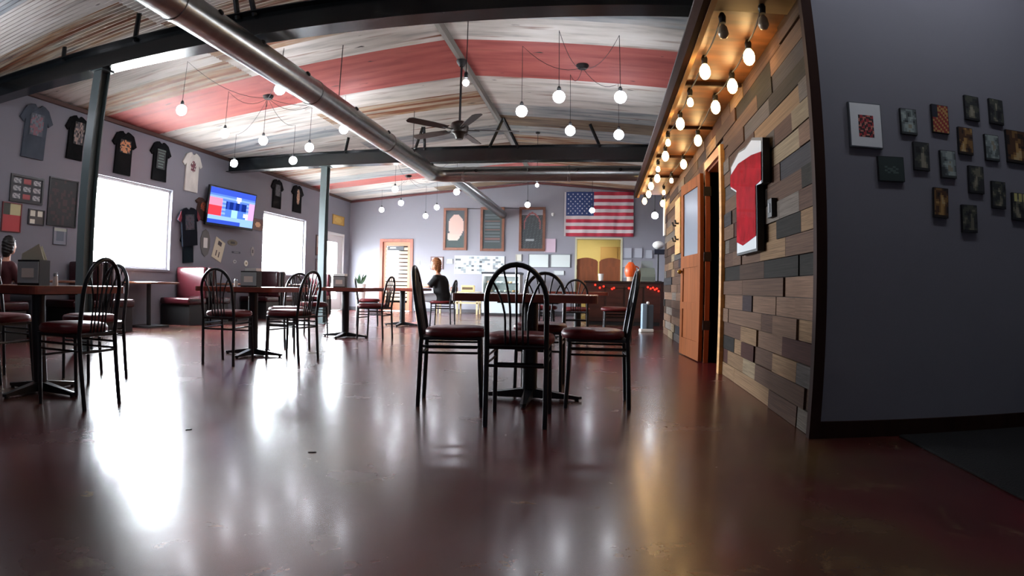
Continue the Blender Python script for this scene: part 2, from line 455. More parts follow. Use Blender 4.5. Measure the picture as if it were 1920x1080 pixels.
for r in range(nrow):
    yc = row0 + (r + 0.5) * SW
    if yc + SW / 2 > YF + 0.3: continue
    for side in (0, 1):
        for s_ in range(NS):
            key = rt.choice(seq)
            if r in (16, 17): key = 'red'
            elif r in (27,): key = 'red'
            elif r == 23 and side == 1: key = 'rust'
            elif r in (24,): key = 'rust' if s_ else 'brown'
            elif r in (14, 15): key = ['rust', 'white'][(r + s_) % 2] if side == 0 else ['grey', 'white'][r % 2]
            elif r == 18: key = 'white'
            elif r in (19, 20): key = ['grey', 'rust', 'white'][(r + s_ + side) % 3]
            elif r in (12, 13): key = 'brown' if side else ['white', 'rust'][(r + s_) % 2]
            elif r in (11, 10, 9, 8, 7): key = ['white', 'grey'][(r + s_) % 2]
            x0 = XR - abs(XL - XR) * (s_ + 0.5) / NS if side == 0 else XR + abs(XL - XR) * (s_ + 0.5) / NS
            o = place(tin_meshes[key], 'tin_sheet', ceil)
            a = math.atan(SL) * (-1 if side == 0 else 1)
            o.location = (x0, yc, roof_z(x0) + 0.012 + 0.004 * ((r + s_) % 2)); o.rotation_euler = (0, a, 0)
struct(MB().prism([(XR - 0.06, ZR - 0.022), (XR, ZR - 0.03), (XR + 0.06, ZR - 0.022), (XR, ZR + 0.01)], 'y', YB, YF).build('trim_4', mat('grey_ridge_strip', '#77736c', 0.5, 0.3)))

# ---- windows
M_WFRAME = mat('window_frame_white', '#d8d8d8', 0.4)
for i, (a, b) in enumerate(WIN):
    w = bpy.data.objects.new('window_%d' % (i + 1), None); COL.objects.link(w); struct(w)
    fm = MB()
    for y0, y1, z0, z1 in ((a, b, WZ0, WZ0 + 0.045), (a, b, WZ1 - 0.045, WZ1), (a, a + 0.045, WZ0 + 0.045, WZ1 - 0.045), (b - 0.045, b, WZ0 + 0.045, WZ1 - 0.045)): fm.box(XL - 0.13, XL - 0.07, y0, y1, z0, z1)
    fm.build('window_frame', M_WFRAME, w)
    MB().box(XL - 0.104, XL - 0.098, a + 0.045, b - 0.045, WZ0 + 0.045, WZ1 - 0.045).build('pane', M_GLASS, w)
    MB().box(XL - 0.07, XL + 0.04, a - 0.03, b + 0.03, WZ0 - 0.03, WZ0 + 0.004).build('window_sill', M_WALL, w)
    L = bpy.data.lights.new('window_portal', 'AREA'); L.shape = 'RECTANGLE'; L.size = b - a; L.size_y = WZ1 - WZ0
    if hasattr(L, 'cycles'): L.cycles.is_portal = True
    lo = bpy.data.objects.new('window_portal', L); COL.objects.link(lo)
    lo.matrix_world = Matrix.Translation((XL - 0.17, (a + b) / 2, (WZ0 + WZ1) / 2)) @ Matrix.Rotation(-PI / 2, 4, 'Y') @ Matrix.Rotation(PI / 2, 4, 'Z')

def portal(M, sx, sy):
    L = bpy.data.lights.new('door_portal', 'AREA'); L.shape = 'RECTANGLE'; L.size = sx; L.size_y = sy
    if hasattr(L, 'cycles'): L.cycles.is_portal = True
    lo = bpy.data.objects.new('door_portal', L); COL.objects.link(lo); lo.matrix_world = M
# ---- glazed side door in the left wall (near the far corner)
d1 = bpy.data.objects.new('door_1', None); COL.objects.link(d1); struct(d1)
fm = MB()
for y0, y1, z0, z1 in ((YD0, YD0 + 0.06, 0, 2.29), (YD1 - 0.06, YD1, 0, 2.29), (YD0 + 0.06, YD1 - 0.06, 2.23, 2.29)): fm.box(XL - 0.14, XL + 0.015, y0, y1, z0, z1)
fm.build('door_frame', M_WFRAME, d1)
ds = MB(); a, b = YD0 + 0.06, YD1 - 0.06
for y0, y1, z0, z1 in ((a, b, 0.01, 0.35), (a, b, 2.02, 2.23), (a, a + 0.06, 0.35, 2.02), (b - 0.30, b, 0.35, 2.02)): ds.box(XL - 0.10, XL - 0.05, y0, y1, z0, z1)
ds.build('door_leaf', M_WFRAME, d1)
MB().box(XL - 0.078, XL - 0.072, a + 0.06, b - 0.30, 0.35, 2.02).build('pane', M_GLASS, d1)
MB().tube([(XL - 0.05, b - 0.1, 1.0), (XL - 0.0, b - 0.1, 1.0), (XL - 0.0, b - 0.2, 1.0)], 0.012).build('door_handle', M_CHROME, d1)
portal(Matrix.Translation((XL - 0.17, (a + b) / 2, 1.2)) @ Matrix.Rotation(-PI / 2, 4, 'Y') @ Matrix.Rotation(PI / 2, 4, 'Z'), 1.1, 1.9)
# ---- glazed door with slats in the far wall
d2 = bpy.data.objects.new('door_2', None); COL.objects.link(d2); struct(d2)
fm = MB()
for x0, x1, z0, z1 in ((DX0 - 0.05, DX0 + 0.04, 0, DZ + 0.05), (DX1 - 0.04, DX1 + 0.05, 0, DZ + 0.05), (DX0 + 0.04, DX1 - 0.04, DZ - 0.04, DZ + 0.05)): fm.box(x0, x1, YF - 0.03, YF + 0.16, z0, z1)
fm.build('door_frame', mat('red_wood_door_frame', '#8a4a38', 0.45, grain=(9, 9, 2), grain_amt=0.2), d2)
ds = MB(); a, b = DX0 + 0.04, DX1 - 0.04
for x0, x1, z0, z1 in ((a, b, 0.01, 0.25), (a, b, 1.98, DZ - 0.04), (a, a + 0.09, 0.25, 1.98), (b - 0.09, b, 0.25, 1.98)): ds.box(x0, x1, YF + 0.03, YF + 0.08, z0, z1)
ds.build('door_leaf', mat('peach_door_wood', '#b5785a', 0.5), d2)
MB().box(a + 0.09, b - 0.09, YF + 0.06, YF + 0.066, 0.25, 1.98).build('pane', glass('tinted_door_glass', (0.02, 0.019, 0.018)), d2)
sm = MB().box(a + 0.09, b - 0.09, YF + 0.035, YF + 0.045, -0.043, 0.043).mesh('slat', mat('door_blind_slat', '#c9a58e', 0.6))
for i in range(14): place(sm, 'slat', d2, (0, 0, 0.36 + i * 0.118))
def opensign(s, t): return '#e8f0f4' if 0.12 < s < 0.5 and 0.3 < t < 0.75 else '#3c3f46'
sheet('sign_print', (a + 0.16, YF + 0.024, 1.86), (0.5, 0, 0), (0, 0, 0.10), 16, 5, opensign, M_PRINT, d2)
MB().box(a + 0.15, a + 0.67, YF + 0.026, YF + 0.034, 1.85, 1.97).build('sign_plate', M_BLACKM, d2)
portal(Matrix.Translation(((a + b) / 2, YF + 0.17, 1.1)) @ Matrix.Rotation(-PI / 2, 4, 'X'), 0.8, 1.8)
# ---- plank-wall door: casing, jamb, and the leaf folded back against the planks
d3 = bpy.data.objects.new('door_3', None); COL.objects.link(d3); struct(d3)
MB().box(XW - 0.035, XW + 0.02, OD0 - 0.10, OD0, 0, ODZ + 0.08).build('casing', M_PINE, d3)
MB().box(XW - 0.03, XW + 0.17, OD1, OD1 + 0.025, 0, ODZ).box(XW, XW + 0.17, OD0, OD0 + 0.02, 0, ODZ).box(XW - 0.0, XW + 0.17, OD0 + 0.02, OD1, ODZ - 0.02, ODZ).build('jamb', M_JAMB, d3)
MB().box(XW - 0.03, XW + 0.02, OD0, OD1 + 0.06, ODZ, ODZ + 0.09).build('head_casing', M_JAMB, d3)
MB().box(XW + 0.15, XW + 0.19, OD0, OD1 + 0.3, 0, ODZ).build('inner_panel', M_JAMB, d3)
lf = bpy.data.objects.new('door_leaf', None); COL.objects.link(lf); lf.parent = d3
lf.location = (1.085, OD1 + 0.03, 0.012); lf.rotation_euler = (0, 0, math.radians(5.5))
lm = MB()
for y0, y1, z0, z1 in ((0, 0.11, 0, 2.02), (0.79, 0.90, 0, 2.02), (0.11, 0.79, 1.90, 2.02), (0.11, 0.79, 1.02, 1.16), (0.11, 0.79, 0, 0.20), (0.11, 0.79, 0.54, 0.62)): lm.box(-0.02, 0.02, y0, y1, z0, z1)
lm.box(-0.008, 0.008, 0.11, 0.79, 0.20, 0.54).box(-0.008, 0.008, 0.11, 0.79, 0.62, 1.02)
lm.build('leaf_frame', M_DOORWOOD, lf)
MB().box(-0.006, 0.006, 0.11, 0.79, 1.16, 1.90).build('leaf_glass', mat('frosted_grey_glass', '#79808a', 0.25), lf)
MB().ball((-0.05, 0.83, 0.98), 0.028).tube([(-0.05, 0.83, 0.98), (-0.02, 0.83, 0.98)], 0.01).build('door_knob', mat('brass', '#8a6a2c', 0.3, 0.8), lf, smooth=True)
for z in (0.35, 1.08, 1.78): MB().box(XW - 0.05, XW + 0.03, OD1 - 0.008, OD1, z, z + 0.10).build('hinge', M_BLACKM, d3)

# ---- soffit over the plank wall
SX, SZ = 0.64, 2.45
sof = bpy.data.objects.new('soffit', None); COL.objects.link(sof); struct(sof); sof['label'] = 'wooden soffit over the plank wall'
M_PLY = mat('amber_plywood', '#6e4220', 0.5, grain=(2.5, 9, 2), grain_amt=0.5, obj_rand=0.12)
ys = [3.36, 4.70, 6.05, 7.40, 8.75, 10.55]
for y0, y1 in zip(ys, ys[1:]): MB().box(SX + 0.02, XW + 0.01, y0 + 0.006, y1 - 0.006, SZ, SZ + 0.018).build('soffit_panel', M_PLY, sof)
MB().box(SX + 0.02, XW + 0.01, 3.0, 3.35, SZ - 0.02, SZ + 0.015).build('end_board', mat('beige_board', '#9a8660', 0.6, grain=(1.5, 9, 3), grain_amt=0.15), sof)
for y in ys[1:-1]: MB().box(SX + 0.02, XW - 0.005, y - 0.012, y + 0.012, SZ - 0.03, SZ + 0.01).build('batten', M_BROWNTRIM, sof)
MB().box(SX - 0.005, SX + 0.03, 3.0, 10.6, SZ - 0.05, SZ + 0.02).build('edge_trim', mat('pale_edge_trim', '#a07c56', 0.8, grain=(4, 1.4, 4), grain_amt=0.2, spec=0.1), sof)
MB().box(SX - 0.05, SX - 0.006, 3.0, 10.6, SZ - 0.045, SZ + 0.11).build('fascia', mat('dark_red_fascia', '#2a1610', 0.9, grain=(4, 1.4, 8), grain_amt=0.3, spec=0.05), sof)
MB().box(SX - 0.05, XW, 3.0, 10.6, SZ + 0.11, SZ + 0.13).build('soffit_top', mat('roof_deck', '#4a4540'), sof)

# ================================================================ STEEL FRAME
def beam(Y, lab, braces, seed):
    t = thing('steel_beam', lab, 'beam', (0, Y, 0), 0)
    x1 = XW + 0.01
    top = lambda x: min(Z_BEAM + 0.27, roof_z(x) - 0.012)
    xs = [XL + 0.02, -6.6, -5.5, -4.4, -3.2, XR, -0.5, x1]
    MB().prism([(XL + 0.02, Z_BEAM), (x1, Z_BEAM)] + [(x, top(x)) for x in reversed(xs)], 'y', -0.012, 0.012).build('web', M_STEEL, t)
    MB().box(XL + 0.02, x1, -0.11, 0.11, Z_BEAM - 0.014, Z_BEAM).build('bottom_flange', M_STEEL, t)
    fl_ = MB()
    for xa, xb in zip(xs, xs[1:]): fl_.prism([(xa, top(xa) - 0.012), (xb, top(xb) - 0.012), (xb, top(xb)), (xa, top(xa))], 'y', -0.10, 0.10)
    fl_.build('top_flange', M_STEEL, t)
    for x, dx, dy in braces:
        MB().tube([(x, -0.03, Z_BEAM + 0.24), (x + dx, dy, roof_z(x + dx) - 0.01)], 0.03, 6).build('flange_brace', M_STEEL, t)
    return t
beam(Y_BEAM1, 'nearest dark steel roof beam crossing the ceiling above the first column', [(-6.1, 0.0, -0.05), (-4.85, 0.08, -0.12), (-3.45, 0.04, -0.3), (-3.25, -0.02, -0.3), (-1.7, 0.2, -0.4), (0.3, 0.05, -0.4)], 1)
beam(Y_BEAM2, 'farther dark steel roof beam crossing above the metal cross duct', [(-2.06, 0.27, -0.12), (-1.52, -0.27, -0.12), (-3.49, 0.17, -0.12), (-3.30, 0.0, -0.12), (-4.93, 0.1, -0.12), (-0.03, -0.18, -0.12)], 2)
def column(Y, lab):
    t = thing('steel_column', lab, 'column', (-5.35, Y, 0))
    MB().box(-0.065, 0.065, -0.075, -0.063, 0.015, Z_BEAM - 0.014).box(-0.065, 0.065, 0.063, 0.075, 0.015, Z_BEAM - 0.014).box(-0.006, 0.006, -0.063, 0.063, 0.015, Z_BEAM - 0.014).build('post', M_COLUMN, t)
    MB().box(-0.12, 0.12, -0.12, 0.12, 0, 0.015).build('base_plate', M_COLUMN, t)
    MB().box(-0.10, 0.10, -0.10, 0.10, Z_BEAM - 0.028, Z_BEAM - 0.0145).build('cap_plate', M_COLUMN, t)
column(Y_BEAM1, 'tall steel column under the nearest beam beside the first window')
column(Y_BEAM2, 'tall steel column under the farther beam near the second window')

# ================================================================ SPIRAL DUCT
dt = thing('spiral_duct', 'round galvanised air duct running down the ceiling and turning right below the beam', 'duct', (0, 0, 0))
DXc, DZc, DR = -3.19, 2.92, 0.145
def arc(n=10, r=0.30):
    # elbow from +Y to +X
    return [(DXc + r - r * math.cos(PI / 2 * i / n), 11.00 - r + r * math.sin(PI / 2 * i / n), DZc) for i in range(n + 1)]
MB().tube([(DXc, YB + 0.05, DZc), (DXc, 2, DZc), (DXc, 7, DZc), (DXc, 10.70, DZc)], DR, 28).build('main_run', M_DUCT, dt, smooth=True)
MB().tube(arc(), DR, 28).build('elbow', M_DUCT, dt, smooth=True)
MB().tube([(DXc + 0.3, 11.00, DZc), (-1.2, 11.00, DZc), (XW + 0.0, 11.00, DZc)], DR, 28).build('cross_run', M_DUCT, dt, smooth=True)
MB().tube([(-2.88, 11.13, DZc), (-2.88, 14, DZc), (-2.88, YF - 0.07, DZc)], 0.125, 24).build('branch_run', M_DUCT, dt, smooth=True)
rg = MB().lathe([(DR + 0.001, -0.025), (DR + 0.008, -0.02), (DR + 0.008, 0.02), (DR + 0.001, 0.025)], (0, 0, 0), 28).mesh('coupling_band', M_DUCT, smooth=True)
for y in (-1.5, 1.0, 3.45, 5.9, 8.35, 10.8):
    o = place(rg, 'coupling_band', dt, (DXc, y, DZc)); o.rotation_euler = (PI / 2, 0, 0)
for x in (-2.6, -0.6): o = place(rg, 'coupling_band', dt, (x, 11.00, DZc)); o.rotation_euler = (0, PI / 2, 0)
nz = MB().lathe([(0, -0.012), (0.03, -0.012), (0.03, 0.012), (0.02, 0.02), (0, 0.02)], (0, 0, 0), 10).mesh('air_nozzle', M_BLACKM)
av = Vector((0.80, 0, 0.6))
for y in (3.9, 4.62, 5.55, 6.9, 8.1, 9.3, 10.4):
    o = place(nz, 'air_nozzle', dt, Vector((DXc, y, DZc)) + av * DR); o.rotation_euler = (0, math.atan2(0.8, 0.6), 0)
for x in (-2.35, -1.35, -0.45, 0.35):
    o = place(nz, 'air_nozzle', dt, (x, 11.00 - DR * 0.95, DZc + DR * 0.3)); o.rotation_euler = (PI / 2 - 0.3, 0, 0)
for y in (2.2, 6.6, 9.6):
    MB().tube([(DXc, y, DZc + DR), (DXc, y, roof_z(DXc))], 0.006, 6).build('hanger', M_BLACKM, dt)

# ================================================================ CEILING FAN
fn = thing('ceiling_fan', 'dark ceiling fan on a long rod below the ridge', 'fan', (XR + 0.0, 7.63, 0))
MB().tube([(0, 0, ZR - 0.03), (0, 0, 2.98)], 0.016, 8).build('down_rod', M_BLACKM, fn)
MB().lathe([(0, -0.01), (0.03, -0.09), (0.07, -0.03), (0.075, 0), (0, 0)], (0, 0, ZR - 0.03), 14).build('canopy', M_BLACKM, fn, smooth=True)
MB().lathe([(0, -0.16), (0.05, -0.16), (0.07, -0.09), (0.11, -0.07), (0.125, 0.0), (0.11, 0.06), (0.05, 0.09), (0, 0.10)], (0, 0, 2.90), 18).build('motor', mat('dark_bronze', '#241d1a', 0.4, 0.3), fn, smooth=True)
bl = MB().prism([(0.20, -0.05), (0.45, -0.068), (0.76, -0.07), (0.80, -0.04), (0.80, 0.04), (0.76, 0.07), (0.45, 0.068), (0.20, 0.05)], 'z', -0.004, 0.004).mesh('blade', mat('dark_fan_blade', '#2c211c', 0.5))
br = MB().box(0.09, 0.27, -0.018, 0.018, -0.012, -0.004).mesh('blade_arm', M_BLACKM)
for k in range(5):
    a = math.radians(12 + 72 * k)
    o = place(bl, 'blade', fn, (0, 0, 2.87)); o.rotation_euler = (math.radians(11), 0, a)
    o = place(br, 'blade_arm', fn, (0, 0, 2.87)); o.rotation_euler = (0, 0, a)

# ================================================================ LAMPS
RB = 0.07
bulb_me = MB().ball((0, 0, 0), RB, 14, 8).mesh('bulb', M_BULB, smooth=True)
bulb_small = MB().ball((0, 0, 0), 0.036, 12, 7).mesh('bulb', M_BULB, smooth=True)
sock_me = MB().lathe([(0, 0.055), (0.02, 0.055), (0.024, 0.10), (0.012, 0.125), (0, 0.125)], (0, 0, 0), 10).mesh('socket', M_BLACKM)
def swag(p, q, sag, n=8):
    p, q = Vector(p), Vector(q)
    return [p.lerp(q, i / n) + Vector((0, 0, -sag * 4 * (i / n) * (1 - i / n))) for i in range(n + 1)]
def chandelier(cx, cy, bulbs, lab):
    cz = roof_z(cx)
    t = thing('swag_chandelier', lab, 'chandelier', (0, 0, 0))
    MB().lathe([(0, -0.05), (0.06, -0.045), (0.085, -0.01), (0.085, 0.01), (0, 0.01)], (cx, cy, cz), 14).build('canopy', M_BLACKM, t, smooth=True)
    for (x, y, z) in bulbs:
        hz = roof_z(x) - 0.02
        MB().tube(swag((cx, cy, cz - 0.03), (x, y, hz), 0.14, 8) + [(x, y, (hz + z) / 2), (x, y, z + 0.11)], 0.0035, 5).build('cord', M_CORD, t)
        place(sock_me, 'socket', t, (x, y, z)); place(bulb_me, 'bulb', t, (x, y, z))
S = 1.203
chandelier(-4.98, 7.78, [(-5.15, 5.98, 2.93), (-5.34, 7.23, 2.93), (-5.03, 7.82, 2.93), (-6.51, 9.18, 2.93), (-5.32, 9.29, 2.93), (-4.55, 8.44, 2.93), (-3.90, 8.31, 3.15), (-3.87, 6.30, 3.15)], 'swag lamp with eight globe bulbs on the left over the booths and left tables')
chandelier(-0.25, 7.69, [(-0.976, 7.07, 2.93), (-0.479, 6.54, 2.93), (0.214, 6.57, 2.93), (-0.429, 8.01, 2.93), (0.241, 8.24, 2.93)], 'swag lamp with five globe bulbs to the right of the ceiling fan')
chandelier(-4.95, 14.6, [(-4.57, 12.58, 2.93), (-5.17, 14.71, 2.93), (-6.2, 15.99, 2.93), (-4.45, 15.6, 2.93), (-4.90, 16.05, 2.75), (-3.27, 13.08, 2.93)], 'swag lamp with six globe bulbs near the far left corner')
chandelier(-5.0, 1.5, [(-5.6, 2.6, 2.85), (-6.3, 3.1, 2.85), (-6.8, 3.3, 2.85), (-4.8, 2.1, 2.93), (-4.2, 1.6, 2.93)], 'added swag lamp with globe bulbs, out of view, brightening the near left ceiling')  # extra lamp out of view, added to brighten the near left ceiling
def pendant(x, y, z, lab, me=bulb_me):
    t = thing('pendant_bulb', lab, 'lamp', (x, y, 0))
    MB().tube([(0, 0, roof_z(x) - 0.005), (0, 0, z + 0.11)], 0.005, 5).build('cord', M_CORD, t)
    MB().lathe([(0, -0.03), (0.04, -0.025), (0.05, 0.005), (0, 0.005)], (0, 0, roof_z(x)), 10).build('canopy', M_BLACKM, t)
    place(sock_me, 'socket', t, (0, 0, z)); place(me, 'bulb', t, (0, 0, z))
pendant(1.40, 2.20, 3.10, 'added globe bulb, out of view, brightening the top of the grey picture wall')  # unseen bulb added so the grey wall brightens towards its top
pendant(2.30, 2.20, 3.05, 'added globe bulb, out of view over the black mat, brightening the grey picture wall')  # second unseen bulb, added for more light on the grey wall
pendant(-1.44, 6.03, 2.95, 'small bulb hanging just right of the fan rod', bulb_small)
pendant(-1.88, 15.05, 2.91, 'globe bulb hanging in front of the right-hand chalkboard')
pendant(-0.235, 15.6, 2.84, 'globe bulb hanging in front of the flag')
pendant(-1.25, 11.45, 2.78, 'small bulb hanging below the metal cross duct', bulb_small)
# string lights under the soffit
wb_big = MB().lathe([(0, -0.062), (0.02, -0.053), (0.036, -0.03), (0.041, 0.0), (0.034, 0.03), (0.017, 0.055), (0.014, 0.066), (0, 0.066)], (0, 0, 0), 12).mesh('bulb', M_WBULB, smooth=True)
wb_small = MB().lathe([(0, -0.04), (0.018, -0.034), (0.028, -0.012), (0.022, 0.02), (0.010, 0.036), (0, 0.036)], (0, 0, 0), 10).mesh('bulb', M_WBULB, smooth=True)
wb_off = MB().lathe([(0, -0.05), (0.022, -0.042), (0.035, -0.015), (0.027, 0.025), (0.012, 0.045), (0, 0.045)], (0, 0, 0), 10).mesh('bulb', M_BULB_OFF, smooth=True)
def string(pts, lab):
    t = thing('string_light', lab, 'string light', (0, 0, 0))
    path = []
    for (a, b) in zip(pts, pts[1:]): path += swag((a[0], a[1], a[2] + 0.11), (b[0], b[1], b[2] + 0.11), 0.03, 6)[:-1]
    path.append(Vector((pts[-1][0], pts[-1][1], pts[-1][2] + 0.11)))
    MB().tube(path, 0.006, 5).build('cord', M_CORD, t)
    for x, y, z, k in pts:
        place(sock_me, 'socket', t, (x, y, z)); place({'b': wb_big, 's': wb_small, 'o': wb_off}[k], 'bulb', t, (x, y, z))
ZB = 2.315
string([(0.95, 3.24, ZB, 'o'), (0.99, 3.79, ZB, 'b'), (1.0, 4.39, ZB, 'b'), (0.97, 4.94, ZB, 'b'), (1.0, 6.1, ZB, 'b'), (1.01, 7.29, ZB, 'b'), (0.99, 8.4, ZB, 's'), (0.99, 9.45, ZB, 's'), (1.08, 10.5, ZB - 0.02, 'b')], 'string of warm bulbs under the soffit, the row beside the planks')
string([(0.74, 3.4, ZB, 'o'), (0.74, 4.1, ZB, 'b'), (0.735, 4.82, ZB, 's'), (0.735, 5.48, ZB, 'b'), (0.70, 6.21, ZB, 's'), (0.74, 6.86, ZB, 'b'), (0.725, 7.61, ZB, 's'), (0.775, 8.25, ZB, 'b'), (0.74, 8.87, ZB, 'b'), (0.765, 9.63, ZB, 'b'), (0.755, 10.4, ZB, 'b')], 'string of warm bulbs under the soffit, the row along its outer edge')
pendant(1.12, 12.45, 2.32, 'globe bulb hanging past the end of the plank wall')

# ================================================================ CHAIRS
def make_chair():
    t = thing('dining_chair', 'chair', 'chair')
    def back_y(z): return -0.205 - 0.02 * max(0, 0.45 - z) / 0.45 - 0.075 * max(0, z - 0.45) / 0.45
    path = []
    W = 0.163
    for z in (0.0, 0.22, 0.44, 0.56, 0.68): path.append((-W, back_y(z), z))
    for i in range(1, 16):
        a = PI - PI * i / 16
        z = 0.68 + 0.205 * math.sin(a); path.append((W * math.cos(a), back_y(z), z))
    for z in (0.68, 0.56, 0.44, 0.22, 0.0): path.append((W, back_y(z), z))
    MB().tube(path, 0.0145, 8).build('back_hoop', M_BLACK, t, smooth=True)
    def hoop_z(x): return 0.68 + 0.205 * math.sqrt(max(0, 1 - (x / W) ** 2))
    for xb, xt in ((-0.062, -0.132), (-0.034, -0.072), (0.0, 0.0), (0.034, 0.072), (0.062, 0.132)):
        zt = hoop_z(xt)
        p = []
        for i in range(9):
            u = i / 8; z = 0.445 + (zt - 0.445) * u
            p.append((xb + (xt - xb) * max(0, (u - 0.4) / 0.6) ** 1.8, back_y(z), z))
        MB().tube(p, 0.0065, 6).build('spoke', M_BLACK, t, smooth=True)
    MB().tube([(-W, back_y(0.44), 0.44), (W, back_y(0.44), 0.44)], 0.011, 6).build('back_rail', M_BLACK, t)
    for s in (-1, 1):
        MB().tube([(s * 0.168, 0.178, 0.0), (s * 0.165, 0.165, 0.25), (s * 0.162, 0.16, 0.43)], 0.0135, 8).build('leg', M_BLACK, t, smooth=True)
        for z in (0.345, 0.385): MB().tube([(s * 0.164, 0.163, z), (s * 0.163, back_y(z), z)], 0.0075, 6).build('stretcher', M_BLACK, t)
    MB().tube([(-0.163, back_y(0.335), 0.335), (0.163, back_y(0.335), 0.335)], 0.009, 6).build('stretcher', M_BLACK, t)
    MB().tube([(-0.165, 0.165, 0.30), (0.165, 0.165, 0.30)], 0.008, 6).build('stretcher', M_BLACK, t)
    MB().box(-0.172, 0.172, -0.205, 0.175, 0.425, 0.443).build('seat_frame', M_BLACK, t)
    # round-fronted pad
    mb = MB(); rings = []
    outline = []
    for i in range(28):
        a = 2 * PI * i / 28; c, s_ = math.cos(a), math.sin(a)
        r = 1 / (abs(c) ** 3.2 + abs(s_) ** 3.2) ** (1 / 3.2)
        outline.append((0.198 * r * c, 0.012 + 0.205 * r * s_))
    for k, (sc, z) in enumerate(((0.93, 0.443), (1.0, 0.456), (1.0, 0.478), (0.95, 0.494), (0.75, 0.503), (0.4, 0.506))):
        rings.append([mb.b.verts.new((x * sc, 0.012 + (y - 0.012) * sc, z)) for x, y in outline])
    for a, b in zip(rings, rings[1:]):
        for i in range(28): mb._f([a[i], a[(i + 1) % 28], b[(i + 1) % 28], b[i]])
    mb._f(rings[0][::-1]); mb._f(rings[-1])
    mb.build('seat_pad', M_PAD, t, smooth=True)
    return t
chair0 = make_chair()
chair_used = []
def chair(x, y, deg, lab):
    """deg: direction the sitter faces, 0 = away from the camera (+Y), counted anticlockwise"""
    c = chair0 if not chair_used else copy_tree(chair0)
    chair_used.append(1)
    c.location = (x, y, 0); c.rotation_euler = (0, 0, math.radians(deg)); tag(c, lab, 'chair', 'arch-backed metal dining chairs')
    return c
chair(-0.45, 3.375, 2, 'chair nearest the camera, its arched back turned to the viewer')
chair(-0.93, 3.77, -80, 'chair seen side-on at the left of the nearest table')
chair(-0.03, 3.92, 92, 'chair seen side-on at the right of the nearest table')
chair(-0.44, 4.47, 180, 'chair on the far side of the nearest table, facing the viewer')
chair(-3.11, 2.65, 94, 'chair at the right of the table by the left edge of the picture')
chair(-3.80, 3.42, 176, 'chair on the far side of the table by the left edge of the picture')
chair(-4.27, 2.86, -88, 'chair cut by the left edge of the picture')
chair(-3.44, 4.86, 7, 'chair with its arched back to the viewer at the table in line with the television')
chair(-3.04, 5.36, 82, 'chair at the right of the table in line with the television')
chair(-3.50, 6.12, 182, 'chair on the far side of the table in line with the television')
chair(-3.21, 8.05, 86, 'chair at the right of the third table of the left row')
chair(-4.15, 7.95, -92, 'chair at the left of the third table of the left row')
chair(-3.0, 10.98, 90, 'chair the woman in black is sitting on')
chair(-4.45, 10.9, -70, 'empty chair across the table from the woman in black')
chair(-0.33, 8.43, 0, 'chair with its arched back to the viewer at the second middle table')
chair(-0.86, 9.02, -88, 'chair at the left of the second middle table')
chair(0.24, 9.0, 92, 'chair at the right of the second middle table')

# ================================================================ TABLES
TZ = 0.722
def make_table():
    t = thing('dining_table', 'table', 'table')
    hw = 0.455; r = 0.05
    pts = []
    for cx, cy, a0 in ((hw - r, hw - r, 0), (-hw + r, hw - r, 90), (-hw + r, -hw + r, 180), (hw - r, -hw + r, 270)):
        for k in range(5): a = math.radians(a0 + 22.5 * k); pts.append((cx + r * math.cos(a), cy + r * math.sin(a)))
    mb = MB(); mb.prism([(x * 0.994, y * 0.994) for x, y in pts], 'z', TZ - 0.006, TZ); mb.build('tabletop', M_TTOP, t)
    MB().prism(pts, 'z', TZ - 0.048, TZ - 0.003).build('edge_band', M_TEDGE, t)
    MB().lathe([(0, 0.03), (0.052, 0.03), (0.052, TZ - 0.062), (0, TZ - 0.062)], (0, 0, 0), 16).build('pedestal', M_BLACK, t, smooth=True)
    MB().box(-0.2, 0.2, -0.2, 0.2, TZ - 0.062, TZ - 0.048).build('top_plate', M_BLACKM, t)
    for k in range(4):
        M = Matrix.Rotation(PI / 2 * k, 4, 'Z')
        mb = MB(); v = [(0.03, 0.03), (0.03, -0.03), (0.34, -0.02), (0.36, 0), (0.34, 0.02)]
        mb.prism(v, 'z', 0.012, 0.03)
        for w in mb.b.verts:
            if w.co.z > 0.02: w.co.z += 0.05 * max(0, 1 - w.co.x / 0.34)
            w.co = M @ w.co
        mb.build('foot', M_BLACK, t)
        MB().lathe([(0, 0), (0.016, 0), (0.016, 0.012), (0, 0.012)], tuple(M @ Vector((0.325, 0, 0))), 8).build('glide', M_BLACKM, t)
    return t
table0 = make_table(); tused = []
def table(x, y, deg, lab):
    c = table0 if not tused else copy_tree(table0)
    tused.append(1); c.location = (x, y, 0); c.rotation_euler = (0, 0, math.radians(deg)); tag(c, lab, 'table', 'square pedestal dining tables')
table(-0.467, 4.02, 0, 'square wooden pedestal table nearest the camera in the middle')
table(-3.62, 2.74, 4, 'square pedestal table at the left edge of the picture')
table(-3.578, 5.50, 2, 'square pedestal table in line with the television, second of the left row')
table(-3.65, 8.05, 0, 'square pedestal table, third of the left row')
table(-3.74, 10.85, 0, 'square pedestal table where the woman in black is sitting')
table(-0.33, 9.05, 0, 'square pedestal table in the middle behind the nearest one')

